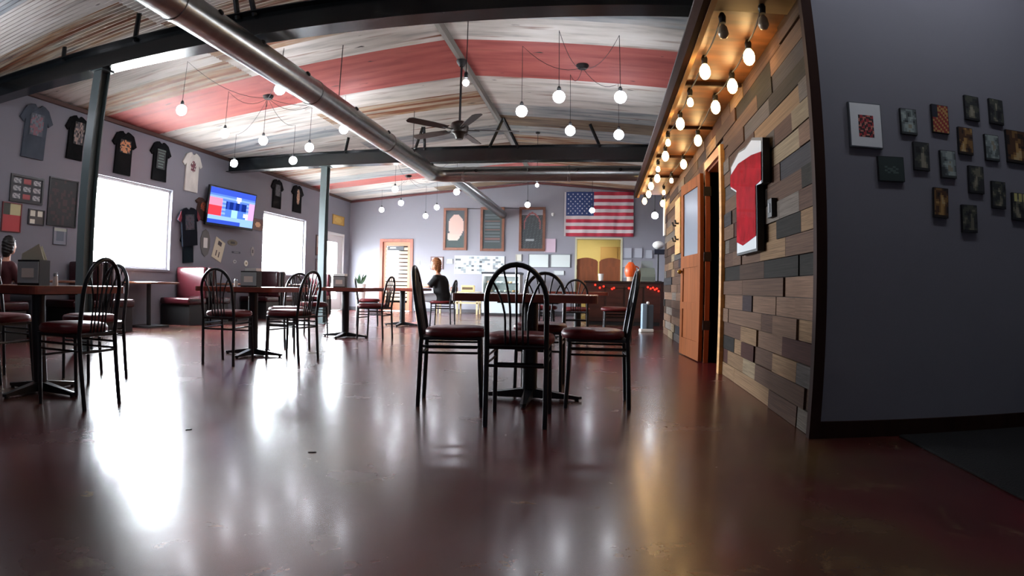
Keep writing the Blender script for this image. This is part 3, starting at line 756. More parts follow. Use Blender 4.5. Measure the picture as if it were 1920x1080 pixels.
# ---- table-top things
def dispenser(x, y, deg, lab, fold=False):
    t = thing('napkin_dispenser', lab, 'dispenser', (x, y, TZ), math.radians(deg))
    MB().box(-0.09, 0.09, -0.075, 0.075, 0.0, 0.012).box(-0.09, -0.084, -0.075, 0.075, 0.012, 0.155).box(0.084, 0.09, -0.075, 0.075, 0.012, 0.155).box(-0.084, 0.084, 0.069, 0.075, 0.012, 0.155).box(-0.09, 0.09, -0.075, 0.075, 0.155, 0.165).build('case', M_BLACKM, t)
    MB().box(-0.086, 0.086, -0.083, -0.072, 0.014, 0.153).build('face_plate', mat('dispenser_aluminium', '#a8b6bd', 0.45, 0.3), t)
    MB().box(-0.05, 0.05, -0.086, -0.0835, 0.05, 0.11).build('napkins', M_PAPER, t)
    if fold:
        mb = MB(); M = Matrix.Translation((0.0, 0, 0.166))
        mb.prism([(-0.09, 0.0), (0.10, 0.0), (0.055, 0.105), (-0.085, 0.04)], 'y', -0.03, -0.026)
        mb.prism([(-0.085, 0.0), (0.095, 0.0), (0.05, 0.095), (-0.08, 0.035)], 'y', 0.022, 0.026)
        for v in mb.b.verts: v.co.z += 0.166
        mb.build('folded_card', mat('cream_paper', '#d9d2bd', 0.8), t)
def shaker(x, y, lab, col='#e4e2de'):
    t = thing('shaker', lab, 'shaker', (x, y, TZ))
    MB().lathe([(0, 0), (0.02, 0), (0.021, 0.01), (0.016, 0.06), (0, 0.06)], (0, 0, 0), 10).build('jar', mat('shaker_' + col, col, 0.3), t, smooth=True)
    MB().lathe([(0.017, 0.06), (0.017, 0.072), (0.01, 0.082), (0, 0.083)], (0, 0, 0), 10).build('cap', M_CHROME, t, smooth=True)
dispenser(-3.60, 2.68, 22, 'black and steel napkin dispenser with a folded card on top, left-edge table', True)
shaker(-3.40, 2.72, 'white shaker beside the napkin dispenser on the left-edge table')
dispenser(-3.58, 5.46, 12, 'napkin dispenser on the table in line with the television')
shaker(-3.75, 5.42, 'white shaker beside the napkin dispenser on the second left table')
dispenser(-3.72, 8.0, 12, 'napkin dispenser on the third table of the left row')
tag(MB().box(-0.09, 0.09, -0.05, 0.05, 0.166, 0.20).build('napkin_stack', M_PAPER, None, loc=(-3.72, 8.0, TZ)), 'stack of white napkins on top of the third-table dispenser', 'napkins')
tag(MB().box(-0.07, 0.07, -0.05, 0.05, 0.166, 0.195).build('napkin_stack', M_PAPER, None, loc=(-3.56, 5.46, TZ)), 'stack of pale napkins on top of the second-table dispenser', 'napkins')

# ================================================================ BOOTHS ALONG THE LEFT WALL
BX0, BX1 = XL + 0.03, -6.96
def bench(y, facing, lab):
    """y: back plane; facing +1 = seat on the +Y side"""
    t = thing('booth_bench', lab, 'booth', (0, y, 0), 0, 'booth benches along the window wall')
    def B(a, b): return (min(a * facing, b * facing), max(a * facing, b * facing))
    y0, y1 = B(0.03, 0.58); MB().box(BX0 + 0.01, BX1 - 0.03, y0, y1, 0.0, 0.36).build('base', M_BOOTHBASE, t)
    y0, y1 = B(0.10, 0.62); MB().pad(BX0, BX1, y0, y1, 0.36, 0.48, 0.04).build('seat_cushion', M_BOOTH, t, smooth=True)
    y0, y1 = B(0.03, 0.16); MB().pad(BX0, BX1, y0, y1, 0.46, 1.04, 0.05).build('back_cushion', M_BOOTH, t, smooth=True)
    y0, y1 = B(0.0, 0.035); MB().box(BX0, BX1 - 0.01, y0, y1, 0.0, 1.0).build('back_panel', M_BOOTHBASE, t)
def booth_table(y, lab):
    t = thing('booth_table', lab, 'table', (0, y, 0), 0, 'booth tables along the window wall')
    MB().pad(BX0 + 0.0, BX1 + 0.04, -0.36, 0.36, 0.72, 0.755, 0.014, 2).build('tabletop', mat('booth_tabletop', '#5e3a2a', 0.16, coat=0.5), t)
    MB().lathe([(0, 0.03), (0.04, 0.03), (0.04, 0.72), (0, 0.72)], ((BX0 + BX1) / 2, 0, 0), 12).build('pedestal', M_BLACKM, t)
    MB().box((BX0 + BX1) / 2 - 0.25, (BX0 + BX1) / 2 + 0.25, -0.25, 0.25, 0.0, 0.03).build('foot_plate', M_BLACKM, t)
bench(4.50, 1, 'maroon booth bench nearest the left edge of the picture'); booth_table(5.60, 'dark booth table nearest the left edge of the picture'); bench(6.55, -1, 'maroon booth bench behind the first column, facing the viewer')
bench(6.60, 1, 'maroon booth bench below the near end of the big left window'); booth_table(7.92, 'dark booth table below the big left window'); bench(9.22, -1, 'maroon booth bench with bright glare below the jerseys')
bench(9.27, 1, 'maroon booth bench below the television'); booth_table(10.52, 'dark booth table below the television'); bench(11.85, -1, 'maroon booth bench beside the second column')
bench(11.90, 1, 'maroon booth bench below the near end of the second window'); booth_table(13.15, 'dark booth table below the second window'); bench(14.45, -1, 'maroon booth bench between the second window and the side door')

# ================================================================ LEFT WALL: SHIRTS, FRAMES, TELEVISION
def tee(y0, y1, z0, z1, col, lab, printfn=None, tilt=0.0, name='t_shirt', nx=10, ny=10, prect=(0.3, 0.7, 0.42, 0.82), sleeve=None, cat='shirt', xo=0.0):
    """short-sleeved shirt pinned flat to the left wall"""
    w, h = y1 - y0, z1 - z0
    t = thing(name, lab, cat, (XL + xo, (y0 + y1) / 2, z0), 0, 'shirts pinned to the left wall')
    t.rotation_euler = (tilt, 0, 0)
    half = [(0.10, 1.0), (0.20, 0.985), (0.34, 0.93), (0.50, 0.70), (0.385, 0.63), (0.33, 0.70), (0.325, 0.35), (0.335, 0.0)]
    neck = [(0.0, 0.945), (0.06, 0.96)]
    R = [(a * w, b * h) for a, b in neck + half]
    L = [(-a, b) for a, b in R[::-1][:-1]]
    mb = MB(); mb.prism(R + L, 'x', 0.006, 0.034)
    rr = random.Random(int(y0 * 100))
    for v in mb.b.verts:
        if v.co.x > 0.02: v.co.x += rr.uniform(-0.006, 0.010)
    mb.build('shirt_body', mat('shirt_' + col, col, 0.9, grain=(6, 6, 3), grain_amt=0.15, spec=0.15), t)
    if sleeve:
        for s in (-1, 1):
            MB().prism([(s * 0.36 * w, 0.91 * h), (s * 0.50 * w, 0.70 * h), (s * 0.385 * w, 0.63 * h), (s * 0.34 * w, 0.75 * h)], 'x', 0.038, 0.044).build('sleeve_panel', mat('sleeve_' + sleeve, sleeve, 0.85), t)
    if printfn:
        a, b, c, d = prect
        sheet('chest_print', (0.0475, (a - 0.5) * w, c * h), (0, (b - a) * w, 0), (0, 0, (d - c) * h), nx, ny, printfn, M_PRINT, t)
    return t
def blob(fg, mid, bgc, seed, dens=0.5):
    rr = random.Random(seed); g = {}
    def f(s, t):
        d = math.hypot((s - 0.5) * 1.9, (t - 0.5) * 1.9); k = (round(s * 50), round(t * 50))
        if k not in g: g[k] = rr.random()
        if d > 0.95: return bgc
        return fg if g[k] < dens else (mid if g[k] < 0.85 else bgc)
    return f
def lines(fg, bgc, n, seed):
    rr = random.Random(seed); cut = [rr.uniform(0.55, 0.95) for _ in range(n)]
    def f(s, t):
        r = int(t * n * 2); return fg if r % 2 and abs(s - 0.5) < cut[r // 2 % n] / 2 else bgc
    return f
tee(5.22, 5.86, 2.46, 3.24, '#4a525c', 'faded blue-grey shirt pinned highest at the left edge, before the column', blob('#7a5560', '#646c77', '#4a525c', 1))
tee(6.12, 6.62, 2.58, 3.26, '#0b0e10', 'black shirt with pale figure print, half hidden by the first column', blob('#8a7a72', '#4a4a4e', '#0b0e10', 2), prect=(0.36, 0.78, 0.35, 0.86))
tee(7.18, 7.78, 2.52, 3.25, '#0b0e10', 'black shirt with an orange-tan chest print above the big window', blob('#b07a4a', '#a1603c', '#0b0e10', 3, 0.7), prect=(0.3, 0.74, 0.5, 0.8))
tee(8.15, 8.74, 2.56, 3.27, '#0b0e11', 'black shirt with a faint grey-green print above the big window', lines('#4a5a55', '#0e1214', 7, 4), prect=(0.3, 0.7, 0.3, 0.8), ny=14)
tee(9.10, 9.72, 2.50, 3.26, '#c9c6bf', 'white shirt with a small dark red print left of the television', blob('#6a2f3a', '#4a3a40', '#c9c6bf', 5, 0.6), prect=(0.36, 0.64, 0.5, 0.78))
tee(12.42, 13.0, 2.58, 3.28, '#0d0f12', 'black shirt with a dim print right of the television, nearer of two', blob('#3a3a42', '#2a2c33', '#0d0f12', 6))
tee(13.42, 14.05, 2.60, 3.30, '#0c0e11', 'black shirt with a tan figure print, farther of the two by the second column', blob('#b08a6c', '#6a4a3a', '#0c0e11', 7, 0.6), prect=(0.38, 0.62, 0.3, 0.85))
tee(9.05, 9.75, 1.45, 2.18, '#0f131c', 'navy jersey with dark red shoulders hanging left of the television', blob('#3a2a38', '#262c3a', '#0f131c', 8), tilt=0.12, name='jersey', sleeve='#6a2330', xo=0.055)
tee(9.2, 9.66, 1.13, 1.74, '#121c24', 'blue-black shirt with an orange block below the navy jersey', lambda s, t: '#c0604e' if s > 0.2 else '#a04a44', tilt=0.08, prect=(0.3, 0.8, 0.55, 0.95))
tee(9.5, 10.05, 2.0, 2.42, '#3a2b28', 'brown shirt with an orange-red print beside the television corner', blob('#a04a30', '#6a3a2c', '#3a2b28', 9, 0.6), tilt=-0.25)
def wall_frame(name, lab, y0, y1, z0, z1, fn, nx, ny, frame='#15171a', cat='picture', border=0.03, group=None, tilt=0.0, depth=0.025):
    t = thing(name, lab, cat, (XL, (y0 + y1) / 2, (z0 + z1) / 2), 0, group); t.rotation_euler = (tilt, 0, 0)
    w, h = y1 - y0, z1 - z0
    mb = MB()
    for a, b, c, d in ((-w / 2, w / 2, -h / 2, -h / 2 + border), (-w / 2, w / 2, h / 2 - border, h / 2), (-w / 2, -w / 2 + border, -h / 2 + border, h / 2 - border), (w / 2 - border, w / 2, -h / 2 + border, h / 2 - border)): mb.box(0.003, depth, a, b, c, d)
    mb.build('frame', mat('frame_' + frame, frame, 0.4), t)
    sheet('picture_print', (depth * 0.5, -w / 2 + border, -h / 2 + border), (0, w - 2 * border, 0), (0, 0, h - 2 * border), nx, ny, fn, M_PRINT, t)
    return t
def collage(s, t):
    c, r = int(s * 3), int(t * 3); u, v = s * 3 % 1, t * 3 % 1
    if not (0.12 < u < 0.88 and 0.15 < v < 0.85): return '#20242a'
    if c == 1 and r != 1: return '#a04a4c' if v > 0.4 else '#8c3c40'
    return '#a8aaac' if (u + v) % 0.5 < 0.3 else '#6a6e74'
wall_frame('framed_collage', 'black framed collage of nine small pictures, two of them red', 5.2, 5.82, 1.82, 2.2, collage, 24, 18)
wall_frame('poster', 'red poster with a pale picture on top at the left edge', 5.09, 5.44, 1.40, 1.80, lambda s, t: '#b03a3e' if t < 0.55 else ('#b9b58a' if s > 0.35 else '#3c4038'), 10, 12, '#7a3236', 'poster', 0.012)
wall_frame('picture_frame', 'small dark picture with two pale shapes under the collage', 5.57, 5.88, 1.53, 1.75, lambda s, t: '#d8d6c6' if (t > 0.6 and abs(abs(s - 0.5) - 0.28) < 0.17) or (t < 0.35 and 0.1 < s < 0.4) else '#4a4440', 12, 9, '#22242a', border=0.015)
wall_frame('cloth_banner', 'large black cloth banner with faint red print beside the first column', 5.93, 6.53, 1.55, 2.26, blob('#3a2226', '#101416', '#0b0e11', 12, 0.3), 12, 14, '#0b0d10', 'banner', 0.02)
wall_frame('wall_notice', 'small pale paper notice below the black banner', 6.08, 6.35, 1.28, 1.53, lambda s, t: '#a9b3a8' if t > 0.75 else ('#5a6472' if 0.2 < s < 0.85 and t > 0.15 else '#7d828c'), 10, 10, '#7a7f88', 'notice', 0.006)
wall_frame('picture_frame', 'small brown picture with a bright spot right of the television', 11.65, 12.14, 1.97, 2.24, lambda s, t: '#e0b48a' if math.hypot(s - 0.55, t - 0.5) < 0.25 else '#6a4034', 12, 8, '#4a2c26', border=0.02)
wall_frame('wall_plaque', 'yellow plaque high on the left wall near the far corner', 15.9, 16.7, 2.54, 2.82, lambda s, t: '#c9a85a' if math.hypot(s - 0.5, t - 0.5) < 0.3 else '#b8934a', 10, 6, '#a8843c', 'sign', 0.02)
wall_frame('picture_frame', 'upper of two frames between the second column and the side door', 14.9, 15.36, 1.56, 2.13, lambda s, t: '#8a6258' if t < 0.45 else '#a8968c', 6, 10, '#4a3630', border=0.03)
wall_frame('picture_frame', 'lower of two frames between the second column and the side door', 14.92, 15.36, 1.08, 1.47, lambda s, t: '#b9aeb0' if 0.3 < s < 0.8 else '#8a7a80', 6, 8, '#5a4a4c', border=0.03)
wall_frame('pennant_card', 'tilted cream felt card with dark prints below the television', 10.27, 10.62, 1.22, 1.66, lambda s, t: '#3a2c30' if (abs(s - 0.5) < 0.2 and 0.72 < t < 0.92) or (0.25 < s < 0.75 and 0.12 < t < 0.42 and abs(s - 0.5) > 0.1) else '#c6bda6', 10, 14, '#bdb49c', 'card', 0.008, tilt=-0.35, depth=0.012)
ro = random.Random(5)
for i, (y, z, w, h, c, what) in enumerate([(9.98, 1.55, 0.3, 0.5, '#5a5856', 'grey cloth patch hung between the jersey and the tilted cream card'), (10.95, 1.62, 0.34, 0.12, '#6a6250', 'olive strip of badges under the television'), (11.1, 1.42, 0.4, 0.05, '#3c3f48', 'dark narrow bar of badges under the olive strip'), (11.05, 1.22, 0.12, 0.07, '#b9bcc0', 'small pale badge low under the television'), (11.5, 1.2, 0.13, 0.12, '#d6d2c4', 'small cream round badge left of the second window'), (11.75, 1.48, 0.12, 0.2, '#9a9696', 'small grey tag left of the second window')]):
    t = thing('wall_badge', what, 'decoration', (XL, y, z))
    mb = MB(); n = 10 if i != 2 else 4
    mb.prism([(w / 2 * math.cos(2 * PI * k / n + PI / n) * 1.1, h / 2 * math.sin(2 * PI * k / n + PI / n) * 1.1) for k in range(n)], 'x', 0.002, 0.014)
    mb.build('badge_body', mat('badge_' + c, c, 0.6), t)
    MB().box(0.014, 0.018, -w * 0.22, w * 0.22, -h * 0.2, h * 0.2).build('badge_face', mat('badge_face_%d' % i, ['#c8c6c2', '#3c3a34', '#7a7d84', '#5a5c60', '#8a7a5c', '#4a4a4e'][i], 0.6), t)
# television on a wall arm
tv = thing('television', 'wall-mounted television showing a bright blue and red broadcast', 'television', (XL + 0.20, 10.58, 2.30), 0)
tv.rotation_euler = (0, math.radians(6), math.radians(-5))
MB().pad(-0.03, 0.03, -0.775, 0.775, -0.40, 0.40, 0.012, 2).build('housing', mat('tv_black', '#0c0d12', 0.25), tv)
def tvpic(s, t):
    if t > 0.86: return '#3a55c8'
    if math.hypot((s - 0.62) * 1.8, t - 0.8) < 0.11: return '#ffffd8'
    if s < 0.27 and 0.2 < t < 0.72: return '#ff8aa8' if t > 0.5 else '#ff3b48'
    if s > 0.86 and 0.2 < t < 0.7: return '#d7a2e0'
    if math.hypot((s - 0.84), (t - 0.33) * 1.2) < 0.1: return '#f4faff'
    if 0.34 < s < 0.8 and 0.45 < t < 0.68: return '#142a7a' if (s * 7) % 1 < 0.6 else '#2a48b0'
    if 0.34 < s < 0.8 and 0.22 < t <= 0.45: return '#4f78d8' if abs(s - 0.55) > 0.06 else '#9fd0f4'
    if t < 0.2: return '#8fb6ff' if t > 0.1 or s > 0.7 else '#3450c0'
    return '#5a7fe6' if (t * 9) % 1 < 0.5 else '#86a8f6'
sheet('screen', (0.0312, -0.74, -0.345), (0, 1.48, 0), (0, 0, 0.715), 37, 18, tvpic, M_SCREEN, tv)
MB().box(-0.06, -0.03, -0.2, 0.2, -0.15, 0.15).build('mount_plate', M_BLACKM, tv)
MB().tube([(-0.06, 0, 0), (-0.19, 0.02, 0)], 0.03, 8).build('mount_arm', M_BLACKM, tv)

# ================================================================ GREY WALL ON THE RIGHT: SMALL PICTURES
def pic_print(seed, warm=False, pale=False):
    """old photograph: blotchy tones with a lighter standing figure"""
    rr = random.Random(seed); nx, ny = 4, 6
    pal = ['#1a1b1d', '#2c2f30', '#45493f', '#6f6c5c', '#8f8a78']
    if warm: pal = ['#241a14', '#4a2f1c', '#7a5a30', '#a8844c', '#b8a074']
    if pale: pal = ['#33393a', '#566060', '#7d8988', '#9aa5a2', '#8f8a78']
    g = [[rr.random() for _ in range(nx + 1)] for _ in range(ny + 1)]
    hx, hw, top = rr.uniform(0.35, 0.65), rr.uniform(0.14, 0.28), rr.uniform(0.6, 0.85)
    def f(s, t):
        x, y = s * nx, t * ny; i, j = min(int(x), nx - 1), min(int(y), ny - 1); u, v = x - i, y - j
        n = (g[j][i] * (1 - u) + g[j][i + 1] * u) * (1 - v) + (g[j + 1][i] * (1 - u) + g[j + 1][i + 1] * u) * v
        n = n * 0.75
        d = abs(s - hx - 0.06 * math.sin(t * 7 + seed)) / (hw * (1.25 - t))
        if t < top: n += 0.45 * max(0, 1 - d * d)
        if t < 0.07: n = 0.1
        return pal[max(0, min(4, int(n * 5)))]
    return f
PICS = [
    (1.665, 1.769, 1.633, 1.780, 'portrait print with a pale background, first right of the white frame', 'pale'),
    (1.877, 1.990, 1.660, 1.823, 'print with red and gold figures, second right of the white frame', 'red'),
    (2.121, 2.224, 1.757, 1.903, 'portrait print at the very top, left of the topmost two', ''),
    (2.305, 2.410, 1.754, 1.905, 'portrait print at the very top, right of the topmost two', ''),
    (2.050, 2.151, 1.551, 1.708, 'print with a yellowish figure below the top left portrait', 'warm'),
    (2.242, 2.346, 1.531, 1.684, 'pale landscape print below the top right portrait', 'pale'),
    (2.411, 2.617, 1.534, 1.728, 'largest golden print cut by the right edge of the picture', 'warm'),
    (1.733, 1.835, 1.438, 1.595, 'dark print with a white shape below the first portrait', ''),
    (1.910, 2.015, 1.407, 1.562, 'portrait print with pale border in the middle of the cluster', 'pale'),
    (1.502, 1.663, 1.365, 1.500, 'wide dark green landscape print below the white frame', ''),
    (2.103, 2.211, 1.334, 1.489, 'dark print with a seated pale figure right of the cluster middle', ''),
    (1.848, 1.946, 1.183, 1.348, 'print with a pale figure, lower left of the cluster', 'warm'),
    (2.040, 2.147, 1.111, 1.265, 'lowest portrait print of the cluster', ''),
    (2.268, 2.371, 1.258, 1.413, 'dark green print at the lower right of the cluster', ''),
    (2.421, 2.536, 1.199, 1.357, 'print with a yellow top at the lower right edge of the picture', ''),
]
for i, (x0, x1, z0, z1, lab, kind) in enumerate(PICS):
    t = thing('photo_block', lab, 'picture', ((x0 + x1) / 2, YP, (z0 + z1) / 2), 0, 'small prints on the grey wall')
    w, h = x1 - x0, z1 - z0
    t.rotation_euler = (0, math.radians([1, 2, 3, 3, 2, 1, 1, 1.5, 0, -1, 1, 2, 0, 1.5, 1][i]), 0)
    MB().box(-w / 2, w / 2, -0.02, -0.001, -h / 2, h / 2).build('block', mat('print_block_edge', '#17181b', 0.5), t)
    fnc = pic_print(100 + i, kind == 'warm', kind == 'pale')
    if kind == 'red': fnc = lambda s, t: ('#1f2230' if s < 0.35 and t > 0.55 else ('#b0894f' if (s * 3.1 + t * 4.7) % 1 < 0.4 else '#8a2f2a'))
    if i == 14: fnc = (lambda f0: (lambda s, t: '#c4bf7a' if t > 0.72 and (s * 3) % 1 > 0.2 else f0(s, t)))(fnc)
    if i == 9: fnc = (lambda s, t: '#4d5f5a' if 0.3 < t < 0.6 and 0.2 < s < 0.75 and (s * 5 + t * 7) % 1 < 0.5 else '#2c3a38')
    sheet('photo_print', (-w / 2 + 0.003, -0.0205, -h / 2 + 0.003), (w - 0.006, 0, 0), (0, 0, h - 0.006), 9, 13, fnc, M_PRINT, t)
t = thing('framed_picture', 'white matted picture frame with a small red and black image', 'picture', (1.44, YP, 1.664))
t.rotation_euler = (0, math.radians(0.6), 0)
MB().box(-0.0985, 0.0985, -0.024, -0.001, -0.125, 0.125).build('frame', mat('thin_steel_frame', '#5a6068', 0.35), t)
MB().box(-0.093, 0.093, -0.0255, -0.024, -0.119, 0.119).build('mat_board', mat('mat_board_white', '#e4e8ea', 0.6), t)
def redpic(s, t):
    v = (math.sin(s * 17 + t * 5) + math.sin(t * 23 - s * 7)) / 2
    return '#a8323a' if v > 0.2 else ('#2b2226' if v > -0.45 else '#c77a6a')
sheet('picture_print', (-0.046, -0.0262, -0.068), (0.092, 0, 0), (0, 0, 0.122), 10, 13, redpic, M_PRINT, t)

# ================================================================ PLANK WALL THINGS
# shirt-shaped display case: outline in (y, z); wide sleeves above, narrow body below
js = thing('jersey_case', 'shirt-shaped glass display case with a red and white jersey on the plank wall', 'display case', (XW - 0.01, 0, 0))
out = [(4.09, 1.045), (4.09, 1.50), (3.93, 1.49), (3.90, 1.79), (4.18, 1.86), (4.40, 1.84), (4.62, 1.86), (4.92, 1.80), (4.95, 1.62), (4.72, 1.55), (4.72, 1.045)]
MB().prism(out, 'x', -0.06, -0.01).build('case_body', M_BLACKM, js)
def inset(p, k=0.018):
    cy, cz = 4.41, 1.45
    return [(cy + (a - cy) * (1 - k / 0.32), cz + (b - cz) * (1 - k / 0.41)) for a, b in p]
O2 = inset(out)
cyc, czc = 4.41, 1.45
MB().prism(O2, 'x', -0.063, -0.0605).build('white_lining', mat('jersey_white', '#cfd2d4', 0.8, spec=0.1), js)
MB().prism([(4.11, 1.15), (4.11, 1.50), (3.95, 1.51), (3.935, 1.70), (4.2, 1.735), (4.62, 1.76), (4.91, 1.72), (4.925, 1.63), (4.70, 1.56), (4.70, 1.15), (4.5, 1.11), (4.3, 1.13)], 'x', -0.067, -0.0635).build('red_jersey', mat('jersey_red', '#96121f', 0.85, grain=(3, 9, 9), grain_amt=0.3, spec=0.05), js)
MB().prism(O2, 'x', -0.076, -0.074).build('glass_panel', glass('case_glass', refl=0.045), js)
bxx = thing('wall_box', 'small black box on the planks beside the jersey case', 'box', (XW - 0.005, 3.87, 1.31))
MB().pad(-0.04, 0.0, -0.05, 0.05, -0.062, 0.062, 0.006, 2).build('box_body', M_BLACKM, bxx)
MB().box(-0.044, -0.04, -0.02, 0.02, -0.03, 0.03).build('face_plate', mat('dark_grey_plastic', '#2c3236', 0.4), bxx)
hk = thing('hook_board', 'upright pine board with black coat hooks on the planks past the door', 'hooks', (XW - 0.012, 8.75, 1.55))
MB().box(-0.02, 0.0, -0.28, 0.28, -0.25, 0.55).build('board', M_PINE, hk)
for z in (-0.05, 0.18):
    for y in (-0.14, 0.16): MB().tube([(-0.02, y, z), (-0.06, y, z), (-0.075, y, z + 0.05)], 0.014, 6).build('hook', M_BLACKM, hk)

# ================================================================ FLOOR MAT
mt = MB().pad(1.66, XO - 0.05, -2.0, YP - 0.03, 0.0, 0.012, 0.004, 1)
tag(mt.build('floor_mat', mat('black_rubber_mat', '#08090a', 0.9, bump=0.4, bump_scale=120)), 'black rubber floor mat along the grey wall at lower right', 'mat')
for i, (x, y, r) in enumerate([(-1.261, 2.403, 0.4), (-2.044, 2.494, 1.0)]):
    o = MB().prism([(-0.018, -0.004), (0.0, -0.007), (0.02, -0.002), (0.014, 0.006), (-0.008, 0.006)], 'z', 0, 0.004).build('floor_scrap', M_BLACKM, None, loc=(x, y, 0)); o.rotation_euler = (0, 0, r)
    tag(o, ['small dark scrap on the bare floor left of the nearest table, lower of two', 'small dark scrap on the bare floor left of the nearest table, upper of two'][i], 'scrap')

# ================================================================ FAR WALL
# flag
fg = thing('flag', 'large stars and stripes flag hanging on the far wall over the doorway', 'flag', (-1.01, YF - 0.05, 2.29))
FW_, FH_ = 1.94, 1.29
def ripple(x, z): return 0.012 * math.sin(x * 9 + z * 1.5) + 0.008 * math.sin(x * 23 - z * 4)
def cloth(x0, x1, z0, z1, material, name, parent, off=0.0, th=0.003):
    mb = MB(); n = max(2, int((x1 - x0) / 0.05)); A = []; B = []
    for i in range(n + 1):
        x = x0 + (x1 - x0) * i / n
        A.append([mb.b.verts.new((x, ripple(x, z) - off, z)) for z in (z0, z1)]); B.append([mb.b.verts.new((x, ripple(x, z) - off + th, z)) for z in (z0, z1)])
    for i in range(n):
        mb._f([A[i][0], A[i + 1][0], A[i + 1][1], A[i][1]]); mb._f([B[i][1], B[i + 1][1], B[i + 1][0], B[i][0]])
        mb._f([A[i][1], A[i + 1][1], B[i + 1][1], B[i][1]]); mb._f([A[i][0], B[i][0], B[i + 1][0], A[i + 1][0]])
    return mb.build(name, material, parent, smooth=True)
M_FR, M_FWH, M_FB = mat('flag_red', '#a32238', 0.8), mat('flag_white', '#ded6d6', 0.8), mat('flag_blue', '#26386a', 0.8)
cloth(-0.05, 0.0, 0, FH_, M_FWH, 'hoist_band', fg)
sh = FH_ / 13
for k in range(13):
    z0 = FH_ - (k + 1) * sh
    cloth(0.80 if k < 7 else 0.0, FW_, z0, z0 + sh, M_FR if k % 2 == 0 else M_FWH, 'stripe', fg)
ct = cloth(0.0, 0.80, FH_ - 7 * sh, FH_, M_FB, 'canton', fg)
star = MB().prism([((0.030 if k % 2 == 0 else 0.012) * math.sin(PI * k / 5), (0.030 if k % 2 == 0 else 0.012) * math.cos(PI * k / 5)) for k in range(10)], 'y', -0.003, 0.0).mesh('star', M_FWH)
for r in range(9):
    nn = 6 if r % 2 == 0 else 5
    for c in range(nn):
        x = 0.80 * (2 * c + 1 + (r % 2)) / 12; z = FH_ - 7 * sh * (r + 1) / 10
        place(star, 'star', ct, (x, ripple(x, z) - 0.002, z))
# three framed chalkboards on a rail
def chalkboard(x0, x1, z0, z1, fn, lab):
    t = thing('chalkboard', lab, 'chalkboard', ((x0 + x1) / 2, YF, z0), 0, 'framed chalkboards on the far wall'); w, h = x1 - x0, z1 - z0; b = 0.075
    for a, c, d, e in ((-w / 2, w / 2, 0, b), (-w / 2, w / 2, h - b, h), (-w / 2, -w / 2 + b, b, h - b), (w / 2 - b, w / 2, b, h - b)): MB().box(a, c, -0.045, -0.003, d, e).build('frame_rail', M_FRAMEWOOD, t)
    sheet('board_face', (-w / 2 + b, -0.02, b), (w - 2 * b, 0, 0), (0, 0, h - 2 * b), 20, 36, fn, M_PRINT, t)
def bd1(s, t):
    if math.hypot((s - 0.55) * 1.0, (t - 0.58) * 1.35) < 0.42 or (0.12 < s < 0.8 and 0.2 < t < 0.4 and math.hypot((s - 0.4), (t - 0.36) * 1.6) < 0.36): return '#d8b9ae' if t > 0.36 else '#cfc0b4'
    return '#3c444a' if t > 0.3 else '#2f3d3d'
def bd2(s, t):
    r = int(t * 26)
    if r % 2 == 0 and 0.1 < s < 0.9 and 2 < r < 24: return '#566064' if (r // 2) % 3 else '#6a4c48'
    return '#2f3a3c'
def bd3(s, t):
    d = math.hypot((s - 0.5) * 1.1, (t - 0.55) * 1.2)
    if 0.4 < d < 0.46 and t > 0.5: return '#8a4a4a'
    if t > 0.86: return '#8d8f98'
    if 0.2 < t < 0.26 and 0.2 < s < 0.6: return '#8f9494'
    return '#2b3034' if (s * 13 + t * 17) % 1 < 0.8 else '#414a4c'
chalkboard(-4.67, -3.95, 1.86, 3.12, bd1, 'chalkboard with a large pale pink shape drawn on it, left of three')
chalkboard(-3.54, -2.82, 1.84, 3.14, bd2, 'chalkboard covered in faint lines of writing, middle of three')
chalkboard(-2.38, -1.61, 1.85, 3.14, bd3, 'dark chalkboard with a reddish arch drawn on it, right of three')
tag(MB().box(-3.945, -3.545, YF - 0.02, YF - 0.005, 3.09, 3.105).build('hanging_rail', M_BROWNTRIM), 'thin dark rail between the left and middle chalkboards', 'rail')
tag(MB().box(-2.815, -2.385, YF - 0.02, YF - 0.005, 3.10, 3.115).build('hanging_rail', M_BROWNTRIM), 'thin dark rail between the middle and right chalkboards', 'rail')
def panel(name, lab, x0, x1, z0, z1, col, cat, frame='#6a6c72', fn=None, border=0.015, nx=12, ny=8, group=None, Y=YF):
    t = thing(name, lab, cat, ((x0 + x1) / 2, Y, z0), 0, group); w, h = x1 - x0, z1 - z0
    mb = MB()
    for a, c, d, e in ((-w / 2, w / 2, 0, border), (-w / 2, w / 2, h - border, h), (-w / 2, -w / 2 + border, border, h - border), (w / 2 - border, w / 2, border, h - border)): mb.box(a, c, -0.025, -0.002, d, e)
    mb.build('frame', mat('frame_' + frame, frame, 0.5), t)
    sheet('sheet_face', (-w / 2 + border, -0.015, border), (w - 2 * border, 0, 0), (0, 0, h - 2 * border), nx, ny, fn or (lambda s, t_: col), M_PRINT, t)
panel('whiteboard', 'left one of two pale whiteboards left of the kitchen doorway', -2.09, -1.49, 1.37, 1.77, '#d3dad8', 'whiteboard')
panel('whiteboard', 'right one of two pale whiteboards left of the kitchen doorway', -1.45, -0.86, 1.38, 1.77, '#d3dad8', 'whiteboard')
rb = random.Random(11); cells = {}
def photob(s, t):
    k = (int(s * 18), int(t * 8))
    if k not in cells: cells[k] = rb.choice(['#e6e8ea', '#d5d9dc', '#f0f2f4', '#7d8488', '#9aa3a6', '#4a5054', '#dfe4e6', '#c3c9cb'])
    return cells[k]
panel('photo_board', 'wide shiny board of photographs on the far wall behind the woman', -4.31, -2.80, 1.15, 1.70, None, 'board', '#c6cacd', photob, 0.03, 18, 8)
